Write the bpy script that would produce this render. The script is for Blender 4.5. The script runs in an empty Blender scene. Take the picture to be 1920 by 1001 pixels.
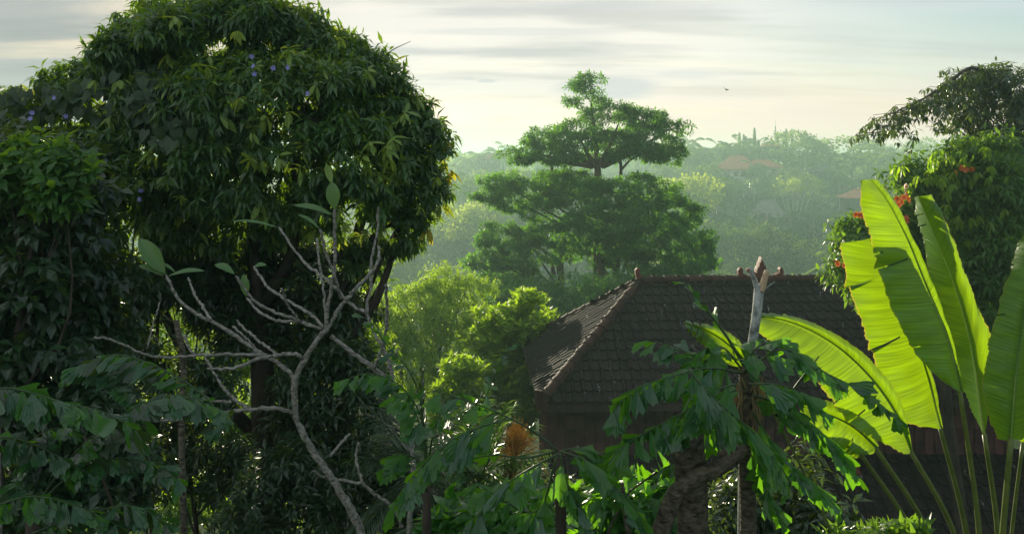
import bpy, math, random
import numpy as np
from mathutils import Vector, Matrix, Quaternion

random.seed(11)
RNG = np.random.default_rng(11)
SC = bpy.context.scene
COL = SC.collection

# ------------------------------------------------------------------ camera
EYE = 10.0            # eye height above the datum
F = 1660.0            # focal length in photo pixels (photo is 1920 wide)
PXH = 300.0           # photo row of the horizon
cam_data = bpy.data.cameras.new('camera')
cam_data.sensor_width = 36.0
cam_data.lens = F / 1920.0 * 36.0
cam_data.shift_y = -(500.5 - PXH) / 1920.0
cam_data.clip_start = 0.1
cam_data.clip_end = 6000.0
cam = bpy.data.objects.new('camera', cam_data)
cam.location = (0, 0, EYE)
cam.rotation_euler = (math.radians(90), 0, 0)
COL.objects.link(cam)
SC.camera = cam

def P(px, py, D):
    return np.array([(px - 960.0) / F * D, D, EYE + (PXH - py) / F * D])

# ------------------------------------------------------------------ sun and sky
SUN_DIR = np.array([-0.34, 1.0, 0.160]); SUN_DIR /= np.linalg.norm(SUN_DIR)
SUN_EL = math.asin(SUN_DIR[2])
SUN_AZ = math.atan2(SUN_DIR[0], SUN_DIR[1])      # from +Y towards +X
sl = bpy.data.lights.new('sun', 'SUN')
sl.energy = 5.0
sl.angle = math.radians(0.5)
sl.color = (1.0, 0.90, 0.66)
sun = bpy.data.objects.new('sun', sl)
sun.rotation_euler = Vector(SUN_DIR).to_track_quat('Z', 'Y').to_euler()
sun.location = (0, 0, 60)
COL.objects.link(sun)

world = bpy.data.worlds.new('World')
SC.world = world
world.use_nodes = True
def build_world():
    nt = world.node_tree
    nt.nodes.clear()
    N, L = nt.nodes, nt.links
    def node(t, **kw):
        n = N.new(t)
        for k, v in kw.items(): setattr(n, k, v)
        return n
    def math_(op, a, b=None, c=None, clamp=False):
        n = node('ShaderNodeMath', operation=op, use_clamp=clamp)
        for i, x in enumerate((a, b, c)):
            if x is None: continue
            if isinstance(x, (int, float)): n.inputs[i].default_value = x
            else: L.new(x, n.inputs[i])
        return n.outputs[0]
    def smooth(x, a, b, lo=0.0, hi=1.0):
        n = node('ShaderNodeMapRange', interpolation_type='SMOOTHSTEP')
        L.new(x, n.inputs['Value'])
        n.inputs['From Min'].default_value = a; n.inputs['From Max'].default_value = b
        n.inputs['To Min'].default_value = lo; n.inputs['To Max'].default_value = hi
        return n.outputs['Result']
    def mix(f, a, b):
        n = node('ShaderNodeMix', data_type='RGBA')
        if isinstance(f, (int, float)): n.inputs[0].default_value = f
        else: L.new(f, n.inputs[0])
        for s, x in ((6, a), (7, b)):
            if isinstance(x, tuple): n.inputs[s].default_value = (*x, 1)
            else: L.new(x, n.inputs[s])
        return n.outputs[2]
    tc = node('ShaderNodeTexCoord')
    sep = node('ShaderNodeSeparateXYZ'); L.new(tc.outputs['Generated'], sep.inputs[0])
    x, y, z = sep.outputs
    sky = node('ShaderNodeTexSky', sky_type='NISHITA')
    sky.sun_disc = False
    sky.sun_elevation = SUN_EL
    sky.sun_rotation = SUN_AZ
    sky.air_density = 1.0; sky.dust_density = 1.5; sky.ozone_density = 1.0
    # high thin cloud on a plane overhead, drawn out into bands
    zz = math_('ADD', math_('ABSOLUTE', z), 0.10)
    u = math_('DIVIDE', x, zz); v = math_('DIVIDE', y, zz)
    comb = node('ShaderNodeCombineXYZ')
    L.new(math_('MULTIPLY', u, 0.33), comb.inputs[0]); L.new(math_('MULTIPLY', v, 0.95), comb.inputs[1])
    n1 = node('ShaderNodeTexNoise'); n1.inputs['Scale'].default_value = 0.9
    n1.inputs['Detail'].default_value = 7; n1.inputs['Roughness'].default_value = 0.55
    n1.inputs['Distortion'].default_value = 0.6
    L.new(comb.outputs[0], n1.inputs['Vector'])
    n2 = node('ShaderNodeTexNoise'); n2.inputs['Scale'].default_value = 2.2
    n2.inputs['Detail'].default_value = 5; n2.inputs['Roughness'].default_value = 0.5
    L.new(comb.outputs[0], n2.inputs['Vector'])
    bands = n1.outputs['Fac']; fine = n2.outputs['Fac']
    # thin on the side away from the sun, so that the blue shows there
    side = smooth(x, 0.06, 0.50)
    # the deck lies over the sunrise and thins behind the camera, set for the ambient light
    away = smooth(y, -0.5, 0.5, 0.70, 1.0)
    thin = math_('MULTIPLY', side, smooth(z, 0.02, 0.14))
    cover = math_('SUBTRACT', math_('MULTIPLY', smooth(bands, 0.25, 0.55, 0.90, 1.0), away), math_('MULTIPLY', thin, smooth(bands, 0.40, 0.62, 0.92, 0.25)), clamp=True)
    # glow of the cloud towards the sun, greyer where the deck is thick
    dot = node('ShaderNodeVectorMath', operation='DOT_PRODUCT')
    L.new(tc.outputs['Generated'], dot.inputs[0]); dot.inputs[1].default_value = (-0.10, 1.0, 0.06)
    near = smooth(dot.outputs['Value'], 0.90, 1.0)
    lit = mix(near, (3.9, 4.0, 4.15), (5.0, 4.75, 4.4))
    shade = mix(near, (2.7, 2.85, 3.05), (3.5, 3.45, 3.35))
    # the thick grey bank that stands to the left of the view
    bank = math_('MULTIPLY', smooth(x, -0.14, -0.42), smooth(y, 0.2, 0.6))
    lit = mix(math_('MULTIPLY', bank, 0.8), lit, (1.9, 1.93, 2.0)); shade = mix(math_('MULTIPLY', bank, 0.8), shade, (1.75, 1.8, 1.88))
    # unseen cloud behind the camera, brightened as added fill for the foreground
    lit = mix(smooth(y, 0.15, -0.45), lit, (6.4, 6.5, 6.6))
    col = mix(math_('MULTIPLY', smooth(fine, 0.42, 0.66), smooth(z, 0.0, 0.12)), lit, shade)
    warm = mix(smooth(z, 0.02, 0.11, 0.75, 0.0), col, (6.3, 4.7, 3.7))
    warm = mix(smooth(x, -0.30, 0.30), col, warm)
    # a few small grey clouds low over the valley
    uu = math_('DIVIDE', x, math_('MAXIMUM', y, 0.05)); vv = math_('DIVIDE', z, math_('MAXIMUM', y, 0.05))
    wob = math_('MULTIPLY', math_('SUBTRACT', fine, 0.5), 0.9)
    tot = None
    for (px, py, rx, ry, k) in ((935, 223, 42, 6, 0.8), (912, 152, 20, 4, 0.75), (880, 148, 14, 3, 0.5), (1140, 165, 105, 24, 0.8),
                                (1090, 195, 60, 30, 0.35), (1290, 140, 60, 10, 0.4), (1190, 12, 210, 13, 0.5), (1500, 60, 260, 12, 0.45), (1000, 60, 200, 8, 0.4)):
        du = math_('DIVIDE', math_('SUBTRACT', uu, (px - 960) / F), rx / F)
        dv = math_('DIVIDE', math_('SUBTRACT', vv, (PXH - py) / F), ry / F)
        d = math_('SQRT', math_('ADD', math_('MULTIPLY', du, du), math_('MULTIPLY', dv, dv)))
        d = math_('ADD', d, wob)
        m = smooth(d, 0.55, 1.15, k, 0.0)
        tot = m if tot is None else math_('MAXIMUM', tot, m)
    tot = math_('MULTIPLY', tot, smooth(y, 0.1, 0.3))
    clouds = mix(tot, warm, (3.5, 3.55, 3.7))
    blue = math_('MAXIMUM', math_('MULTIPLY', thin, 0.45), smooth(y, 0.3, -0.4, 0.0, 0.75))  # behind the camera extra blue is added as cool fill light
    skyc = mix(blue, sky.outputs[0], (1.9, 2.8, 3.4))
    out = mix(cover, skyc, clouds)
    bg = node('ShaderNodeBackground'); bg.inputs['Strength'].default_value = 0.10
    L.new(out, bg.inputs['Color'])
    wo = node('ShaderNodeOutputWorld'); L.new(bg.outputs[0], wo.inputs['Surface'])
build_world()

SC.view_settings.view_transform = 'Standard'
SC.view_settings.look = 'None'
SC.view_settings.gamma = 1.0
SC.view_settings.exposure = 0.92
SC.view_settings.use_curve_mapping = False
SC.render.engine = 'CYCLES'
cy = SC.cycles
cy.use_denoising = True
cy.max_bounces = 7
cy.diffuse_bounces = 3
cy.glossy_bounces = 2
cy.transmission_bounces = 4
cy.transparent_max_bounces = 4
cy.volume_bounces = 1
cy.sample_clamp_indirect = 5.0
cy.sample_clamp_direct = 8.0
cy.caustics_reflective = False
cy.caustics_refractive = False

# ------------------------------------------------------------------ materials
def new_mat(name):
    m = bpy.data.materials.new(name); m.use_nodes = True
    m.node_tree.nodes.clear()
    return m, m.node_tree.nodes, m.node_tree.links

def leaf_mat(name, dark, light, trans, tmix=0.42, rough=0.42, spec=0.45, vein=None, pleat=False):
    m, N, L = new_mat(name)
    out = N.new('ShaderNodeOutputMaterial')
    geo = N.new('ShaderNodeNewGeometry')
    noise = N.new('ShaderNodeTexNoise'); noise.inputs['Scale'].default_value = 0.8; noise.inputs['Detail'].default_value = 2
    tc = N.new('ShaderNodeTexCoord'); L.new(tc.outputs['Object'], noise.inputs['Vector'])
    add = N.new('ShaderNodeMath'); add.operation = 'MULTIPLY_ADD'; add.use_clamp = True
    L.new(noise.outputs['Fac'], add.inputs[0]); add.inputs[1].default_value = 0.9
    sub = N.new('ShaderNodeMath'); sub.operation = 'MULTIPLY_ADD'
    L.new(geo.outputs['Random Per Island'], sub.inputs[0]); sub.inputs[1].default_value = 0.75; sub.inputs[2].default_value = -0.33
    L.new(sub.outputs[0], add.inputs[2])
    mx = N.new('ShaderNodeMix'); mx.data_type = 'RGBA'
    L.new(add.outputs[0], mx.inputs[0]); mx.inputs[6].default_value = (*dark, 1); mx.inputs[7].default_value = (*light, 1)
    pr = N.new('ShaderNodeBsdfPrincipled')
    pr.inputs['Roughness'].default_value = rough
    pr.inputs['Specular IOR Level'].default_value = spec
    L.new(mx.outputs[2], pr.inputs['Base Color'])
    tr = N.new('ShaderNodeBsdfTranslucent')
    hs = N.new('ShaderNodeMix'); hs.data_type = 'RGBA'; L.new(add.outputs[0], hs.inputs[0])
    hs.inputs[6].default_value = (*[c * 0.72 for c in trans], 1); hs.inputs[7].default_value = (*trans, 1)
    L.new(hs.outputs[2], tr.inputs['Color'])
    ms = N.new('ShaderNodeMixShader'); ms.inputs[0].default_value = tmix
    L.new(pr.outputs[0], ms.inputs[1]); L.new(tr.outputs[0], ms.inputs[2])
    L.new(ms.outputs[0], out.inputs['Surface'])
    if pleat:
        # fan-like ribs running out from the leaflet's stalk
        so = N.new('ShaderNodeSeparateXYZ'); L.new(tc.outputs['Object'], so.inputs[0])
        at = N.new('ShaderNodeMath'); at.operation = 'ARCTAN2'; L.new(so.outputs[0], at.inputs[0]); L.new(so.outputs[1], at.inputs[1])
        mu = N.new('ShaderNodeMath'); mu.operation = 'MULTIPLY'; L.new(at.outputs[0], mu.inputs[0]); mu.inputs[1].default_value = 46.0
        si = N.new('ShaderNodeMath'); si.operation = 'SINE'; L.new(mu.outputs[0], si.inputs[0])
        bp = N.new('ShaderNodeBump'); bp.inputs['Strength'].default_value = 0.22; bp.inputs['Distance'].default_value = 0.005
        L.new(si.outputs[0], bp.inputs['Height']); L.new(bp.outputs[0], pr.inputs['Normal'])
    if vein:
        # raised side veins on a leaf that carries u (along) and v (across)
        uv = N.new('ShaderNodeUVMap'); sp = N.new('ShaderNodeSeparateXYZ'); L.new(uv.outputs[0], sp.inputs[0])
        ab = N.new('ShaderNodeMath'); ab.operation = 'ABSOLUTE'; L.new(sp.outputs[1], ab.inputs[0])
        co = N.new('ShaderNodeMath'); co.operation = 'MULTIPLY_ADD'
        L.new(ab.outputs[0], co.inputs[0]); co.inputs[1].default_value = -0.055; L.new(sp.outputs[0], co.inputs[2])
        sn = N.new('ShaderNodeMath'); sn.operation = 'MULTIPLY'; L.new(co.outputs[0], sn.inputs[0]); sn.inputs[1].default_value = vein
        nz = N.new('ShaderNodeTexNoise'); nz.inputs['Scale'].default_value = 1.0; nz.inputs['Detail'].default_value = 1
        cb = N.new('ShaderNodeCombineXYZ'); L.new(sn.outputs[0], cb.inputs[0])
        mulv = N.new('ShaderNodeMath'); mulv.operation = 'MULTIPLY'; L.new(sp.outputs[1], mulv.inputs[0]); mulv.inputs[1].default_value = 0.9
        L.new(mulv.outputs[0], cb.inputs[1]); L.new(cb.outputs[0], nz.inputs['Vector'])
        bp = N.new('ShaderNodeBump'); bp.inputs['Strength'].default_value = 0.55; bp.inputs['Distance'].default_value = 0.012
        L.new(nz.outputs['Fac'], bp.inputs['Height']); L.new(bp.outputs[0], pr.inputs['Normal'])
        # veins let less light through
        rr = N.new('ShaderNodeMapRange'); L.new(nz.outputs['Fac'], rr.inputs['Value'])
        rr.inputs['From Min'].default_value = 0.3; rr.inputs['From Max'].default_value = 0.7
        rr.inputs['To Min'].default_value = 0.62; rr.inputs['To Max'].default_value = 1.1
        mm = N.new('ShaderNodeMix'); mm.data_type = 'RGBA'; mm.blend_type = 'MULTIPLY'; mm.inputs[0].default_value = 1.0
        blot = N.new('ShaderNodeTexNoise'); blot.inputs['Scale'].default_value = 2.2; blot.inputs['Detail'].default_value = 4
        L.new(tc.outputs['Object'], blot.inputs['Vector'])
        bl = N.new('ShaderNodeMapRange'); L.new(blot.outputs['Fac'], bl.inputs['Value'])
        bl.inputs['From Min'].default_value = 0.3; bl.inputs['From Max'].default_value = 0.7; bl.inputs['To Min'].default_value = 0.8; bl.inputs['To Max'].default_value = 1.1
        mb = N.new('ShaderNodeMath'); mb.operation = 'MULTIPLY'; L.new(rr.outputs[0], mb.inputs[0]); L.new(bl.outputs[0], mb.inputs[1])
        L.new(hs.outputs[2], mm.inputs[6]); L.new(mb.outputs[0], mm.inputs[7])
        # brown dry rim and a few holes' worth of spots
        ed = N.new('ShaderNodeMapRange'); L.new(ab.outputs[0], ed.inputs['Value'])
        ed.inputs['From Min'].default_value = 0.955; ed.inputs['From Max'].default_value = 1.0
        em = N.new('ShaderNodeMix'); em.data_type = 'RGBA'; L.new(ed.outputs[0], em.inputs[0])
        L.new(mm.outputs[2], em.inputs[6]); em.inputs[7].default_value = (0.55, 0.42, 0.05, 1)
        L.new(em.outputs[2], tr.inputs['Color'])
    return m

def bark_mat(name, a, b, scale=6.0, rough=0.85, stretch=(1, 1, 0.35), bump=0.5, rings=False):
    m, N, L = new_mat(name)
    out = N.new('ShaderNodeOutputMaterial'); pr = N.new('ShaderNodeBsdfPrincipled')
    pr.inputs['Roughness'].default_value = rough; pr.inputs['Specular IOR Level'].default_value = 0.25
    tc = N.new('ShaderNodeTexCoord'); mp = N.new('ShaderNodeMapping'); mp.inputs['Scale'].default_value = stretch
    L.new(tc.outputs['Object'], mp.inputs[0])
    n = N.new('ShaderNodeTexNoise'); n.inputs['Scale'].default_value = scale; n.inputs['Detail'].default_value = 6; n.inputs['Roughness'].default_value = 0.65
    L.new(mp.outputs[0], n.inputs['Vector'])
    r = N.new('ShaderNodeValToRGB'); r.color_ramp.elements[0].position = 0.35; r.color_ramp.elements[1].position = 0.66
    r.color_ramp.elements[0].color = (*a, 1); r.color_ramp.elements[1].color = (*b, 1)
    L.new(n.outputs['Fac'], r.inputs[0]); L.new(r.outputs[0], pr.inputs['Base Color'])
    bp = N.new('ShaderNodeBump'); bp.inputs['Strength'].default_value = bump; bp.inputs['Distance'].default_value = 0.02
    L.new(n.outputs['Fac'], bp.inputs['Height']); L.new(bp.outputs[0], pr.inputs['Normal'])
    L.new(pr.outputs[0], out.inputs[0])
    return m

def tile_mat(name, a, b, lichen, lich_pos=0.66):
    m, N, L = new_mat(name)
    out = N.new('ShaderNodeOutputMaterial'); pr = N.new('ShaderNodeBsdfPrincipled')
    pr.inputs['Roughness'].default_value = 0.75; pr.inputs['Specular IOR Level'].default_value = 0.2
    tc = N.new('ShaderNodeTexCoord'); geo = N.new('ShaderNodeNewGeometry'); oi = N.new('ShaderNodeObjectInfo')
    rnd = N.new('ShaderNodeMath'); rnd.operation = 'ADD'
    L.new(geo.outputs['Random Per Island'], rnd.inputs[0]); L.new(oi.outputs['Random'], rnd.inputs[1])
    fr = N.new('ShaderNodeMath'); fr.operation = 'FRACT'; L.new(rnd.outputs[0], fr.inputs[0])
    n = N.new('ShaderNodeTexNoise'); n.inputs['Scale'].default_value = 3.2; n.inputs['Detail'].default_value = 5
    L.new(geo.outputs['Position'], n.inputs['Vector'])
    mixf = N.new('ShaderNodeMath'); mixf.operation = 'MULTIPLY_ADD'; L.new(fr.outputs[0], mixf.inputs[0]); mixf.inputs[1].default_value = 0.55
    nn = N.new('ShaderNodeMath'); nn.operation = 'MULTIPLY_ADD'; L.new(n.outputs['Fac'], nn.inputs[0]); nn.inputs[1].default_value = 1.4; nn.inputs[2].default_value = -0.5
    L.new(nn.outputs[0], mixf.inputs[2]); mixf.use_clamp = True
    c = N.new('ShaderNodeMix'); c.data_type = 'RGBA'; L.new(mixf.outputs[0], c.inputs[0])
    c.inputs[6].default_value = (*a, 1); c.inputs[7].default_value = (*b, 1)
    # pale lichen blots and drips running down the slope
    mp = N.new('ShaderNodeMapping'); mp.inputs['Scale'].default_value = (9, 2.2, 2.2); L.new(geo.outputs['Position'], mp.inputs[0])
    l = N.new('ShaderNodeTexNoise'); l.inputs['Scale'].default_value = 1.0; l.inputs['Detail'].default_value = 6; l.inputs['Roughness'].default_value = 0.7
    L.new(mp.outputs[0], l.inputs['Vector'])
    lr = N.new('ShaderNodeMapRange'); L.new(l.outputs['Fac'], lr.inputs['Value'])
    lr.inputs['From Min'].default_value = lich_pos; lr.inputs['From Max'].default_value = lich_pos + 0.07; lr.inputs['To Max'].default_value = 0.85
    c2 = N.new('ShaderNodeMix'); c2.data_type = 'RGBA'; L.new(lr.outputs[0], c2.inputs[0])
    L.new(c.outputs[2], c2.inputs[6]); c2.inputs[7].default_value = (*lichen, 1)
    L.new(c2.outputs[2], pr.inputs['Base Color'])
    bp = N.new('ShaderNodeBump'); bp.inputs['Strength'].default_value = 0.4; bp.inputs['Distance'].default_value = 0.01
    n3 = N.new('ShaderNodeTexNoise'); n3.inputs['Scale'].default_value = 30; n3.inputs['Detail'].default_value = 4; L.new(geo.outputs['Position'], n3.inputs['Vector'])
    L.new(n3.outputs['Fac'], bp.inputs['Height']); L.new(bp.outputs[0], pr.inputs['Normal'])
    L.new(pr.outputs[0], out.inputs[0])
    return m

def plain_mat(name, a, b=None, rough=0.7, scale=5.0):
    return bark_mat(name, a, b or tuple(c * 1.35 for c in a), scale, rough, (1, 1, 1), 0.2)

M = {}
M['mango'] = leaf_mat('mango_leaf', (0.012, 0.054, 0.019), (0.064, 0.145, 0.030), (0.27, 0.47, 0.012), 0.38, 0.36, 0.55)
M['flush'] = leaf_mat('young_mango_leaf', (0.12, 0.23, 0.045), (0.22, 0.34, 0.07), (0.42, 0.50, 0.04), 0.45, 0.45, 0.4)
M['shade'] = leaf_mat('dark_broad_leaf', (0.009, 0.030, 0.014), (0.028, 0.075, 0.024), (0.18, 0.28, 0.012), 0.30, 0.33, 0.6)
M['vine'] = leaf_mat('heart_leaf', (0.020, 0.050, 0.022), (0.045, 0.09, 0.035), (0.14, 0.22, 0.02), 0.3, 0.5, 0.4)
M['green'] = leaf_mat('mid_green_leaf', (0.022, 0.090, 0.022), (0.065, 0.155, 0.024), (0.28, 0.50, 0.02), 0.45, 0.42, 0.45)
M['tier'] = leaf_mat('terraced_tree_leaf', (0.012, 0.060, 0.024), (0.036, 0.115, 0.034), (0.22, 0.52, 0.02), 0.50, 0.5, 0.35)
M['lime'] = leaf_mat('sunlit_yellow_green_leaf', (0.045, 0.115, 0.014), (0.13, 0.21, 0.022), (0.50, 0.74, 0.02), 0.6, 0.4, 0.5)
M['fish'] = leaf_mat('fishtail_leaf', (0.016, 0.085, 0.016), (0.046, 0.155, 0.020), (0.26, 0.66, 0.010), 0.44, 0.32, 0.6, pleat=True)
M['fish_blue'] = leaf_mat('bluish_fishtail_leaf', (0.015, 0.066, 0.028), (0.034, 0.110, 0.034), (0.14, 0.42, 0.02), 0.32, 0.28, 0.65, pleat=True)
M['banana'] = leaf_mat('paddle_leaf', (0.030, 0.110, 0.022), (0.050, 0.140, 0.025), (0.34, 0.56, 0.004), 0.50, 0.36, 0.55, vein=150.0)
M['frangi'] = leaf_mat('frangipani_leaf', (0.055, 0.14, 0.05), (0.09, 0.19, 0.06), (0.22, 0.36, 0.04), 0.35, 0.4, 0.5)
M['far'] = leaf_mat('far_tree_leaf', (0.010, 0.036, 0.016), (0.042, 0.095, 0.024), (0.40, 0.60, 0.03), 0.38, 0.5, 0.3)
M['fardark'] = leaf_mat('far_dark_leaf', (0.006, 0.022, 0.012), (0.024, 0.060, 0.022), (0.24, 0.40, 0.03), 0.30, 0.5, 0.3)
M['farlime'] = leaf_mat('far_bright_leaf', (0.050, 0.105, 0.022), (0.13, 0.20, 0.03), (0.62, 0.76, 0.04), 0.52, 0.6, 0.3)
M['bark'] = bark_mat('dark_bark', (0.022, 0.017, 0.013), (0.065, 0.052, 0.040), 7)
M['warm_bark'] = bark_mat('warm_bark', (0.055, 0.036, 0.024), (0.14, 0.092, 0.060), 5)
M['grey_bark'] = bark_mat('grey_frangipani_bark', (0.075, 0.070, 0.058), (0.34, 0.33, 0.29), 30, stretch=(1, 1, 1.6), bump=1.0)
M['pale_bark'] = bark_mat('pale_broken_trunk', (0.10, 0.115, 0.10), (0.42, 0.44, 0.42), 17, stretch=(1, 1, 0.8), bump=0.7)
M['mossy'] = bark_mat('mossy_bark', (0.022, 0.019, 0.013), (0.17, 0.15, 0.105), 16, stretch=(1, 1, 2.2), bump=1.4)
M['tan_wood'] = bark_mat('tan_split_wood', (0.28, 0.20, 0.12), (0.50, 0.38, 0.25), 25, stretch=(1, 1, .2))
M['far_bark'] = plain_mat('far_trunk', (0.16, 0.14, 0.11), (0.40, 0.36, 0.28))
M['petiole'] = plain_mat('green_petiole', (0.070, 0.10, 0.022), (0.12, 0.15, 0.035), 0.4, 9)
M['stem'] = plain_mat('green_stem', (0.020, 0.045, 0.016), (0.05, 0.085, 0.03), 0.45, 12)
M['midrib'] = plain_mat('pale_midrib', (0.20, 0.30, 0.06), (0.30, 0.40, 0.10), 0.4, 12)
M['tile'] = tile_mat('dark_clay_tile', (0.007, 0.0055, 0.005), (0.024, 0.016, 0.014), (0.42, 0.42, 0.42), 0.635)
M['tile_red'] = tile_mat('red_clay_tile', (0.10, 0.030, 0.026), (0.17, 0.06, 0.05), (0.3, 0.28, 0.27), 0.74)
M['tile_wall'] = tile_mat('dusky_cladding_tile', (0.020, 0.014, 0.013), (0.15, 0.065, 0.060), (0.3, 0.28, 0.27), 0.74)
M['tile_pink'] = tile_mat('pinkish_cladding_tile', (0.060, 0.026, 0.025), (0.13, 0.055, 0.052), (0.3, 0.28, 0.27), 0.74)
M['ridge'] = tile_mat('ridge_clay', (0.016, 0.009, 0.007), (0.060, 0.026, 0.018), (0.4, 0.38, 0.36), 0.70)
M['terracotta'] = plain_mat('carved_terracotta', (0.085, 0.026, 0.020), (0.16, 0.055, 0.040), 0.7, 14)
M['plaster'] = plain_mat('dark_plaster', (0.026, 0.018, 0.015), (0.050, 0.034, 0.028), 0.95)
M['orange_roof'] = plain_mat('far_orange_roof', (0.28, 0.085, 0.045), (0.42, 0.15, 0.08), 0.8, 1.5)
M['grey_roof'] = plain_mat('far_grey_roof', (0.13, 0.12, 0.115), (0.22, 0.20, 0.19), 0.8, 1.5)
M['white_wall'] = plain_mat('far_pale_wall', (0.45, 0.43, 0.38), (0.60, 0.58, 0.52), 0.8, 1.5)
M['ochre_wall'] = plain_mat('far_ochre_wall', (0.36, 0.30, 0.18), (0.48, 0.40, 0.25), 0.8, 1.5)
M['dark_open'] = plain_mat('dark_window', (0.02, 0.02, 0.02), (0.03, 0.03, 0.03), 0.4)
M['metal'] = plain_mat('mast_steel', (0.3, 0.3, 0.3), (0.38, 0.36, 0.35), 0.5)
M['blue'] = leaf_mat('lilac_petal', (0.22, 0.22, 0.55), (0.32, 0.32, 0.66), (0.3, 0.3, 0.7), 0.3, 0.6, 0.2)
M['orange'] = leaf_mat('orange_red_petal', (0.42, 0.085, 0.03), (0.55, 0.17, 0.05), (0.7, 0.2, 0.03), 0.35, 0.5, 0.3)
M['brush'] = leaf_mat('orange_flower_stalk', (0.42, 0.23, 0.065), (0.60, 0.37, 0.13), (0.70, 0.44, 0.11), 0.35, 0.6, 0.2)
M['yellow'] = leaf_mat('yellow_dying_leaf', (0.36, 0.30, 0.03), (0.46, 0.38, 0.05), (0.62, 0.56, 0.03), 0.5, 0.5, 0.3)
M['straw'] = leaf_mat('straw_leaf', (0.22, 0.17, 0.09), (0.36, 0.29, 0.16), (0.4, 0.32, 0.12), 0.3, 0.7, 0.2)
M['feather'] = plain_mat('dark_feather', (0.03, 0.03, 0.03), (0.05, 0.045, 0.04), 0.7)

def ground_mat():
    m, N, L = new_mat('leafy_ground')
    out = N.new('ShaderNodeOutputMaterial'); pr = N.new('ShaderNodeBsdfPrincipled'); pr.inputs['Roughness'].default_value = 1.0; pr.inputs['Specular IOR Level'].default_value = 0.05
    geo = N.new('ShaderNodeNewGeometry'); n = N.new('ShaderNodeTexNoise'); n.inputs['Scale'].default_value = 0.35; n.inputs['Detail'].default_value = 8
    L.new(geo.outputs['Position'], n.inputs['Vector'])
    r = N.new('ShaderNodeValToRGB'); r.color_ramp.elements[0].position = 0.38; r.color_ramp.elements[1].position = 0.64
    r.color_ramp.elements[0].color = (0.022, 0.040, 0.014, 1); r.color_ramp.elements[1].color = (0.060, 0.085, 0.024, 1)
    e = r.color_ramp.elements.new(0.5); e.color = (0.035, 0.060, 0.018, 1)
    L.new(n.outputs['Fac'], r.inputs[0]); L.new(r.outputs[0], pr.inputs['Base Color']); L.new(pr.outputs[0], out.inputs[0])
    return m
M['ground'] = ground_mat()

# ------------------------------------------------------------------ object helpers
def link(name, me, mat=None, parent=None, smooth=False):
    o = bpy.data.objects.new(name, me)
    COL.objects.link(o)
    if mat is not None and len(me.materials) == 0: me.materials.append(mat)
    if parent is not None: o.parent = parent
    return o

def tag(o, label=None, cat=None, group=None, kind=None):
    if label: o['label'] = label
    if cat: o['category'] = cat
    if group: o['group'] = group
    if kind: o['kind'] = kind
    return o

def empty(name, loc, label, cat, group=None):
    o = bpy.data.objects.new(name, None); COL.objects.link(o)
    o.location = [float(c) for c in loc]; o.empty_display_size = 0.3
    return tag(o, label, cat, group)

def mesh_tri(name, V, T, smooth=False, uv=None):
    V = np.ascontiguousarray(V, dtype=np.float32); T = np.ascontiguousarray(T, dtype=np.int32)
    me = bpy.data.meshes.new(name)
    me.vertices.add(len(V)); me.vertices.foreach_set('co', V.ravel())
    me.loops.add(len(T) * 3); me.loops.foreach_set('vertex_index', T.ravel())
    me.polygons.add(len(T)); me.polygons.foreach_set('loop_start', np.arange(0, len(T) * 3, 3, dtype=np.int32))
    if uv is not None:
        lay = me.uv_layers.new(name='UVMap')
        lay.data.foreach_set('uv', np.ascontiguousarray(uv[T.ravel()], dtype=np.float32).ravel())
    me.polygons.foreach_set('use_smooth', np.full(len(T), smooth, dtype=bool))
    me.update(calc_edges=True)
    return me

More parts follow.
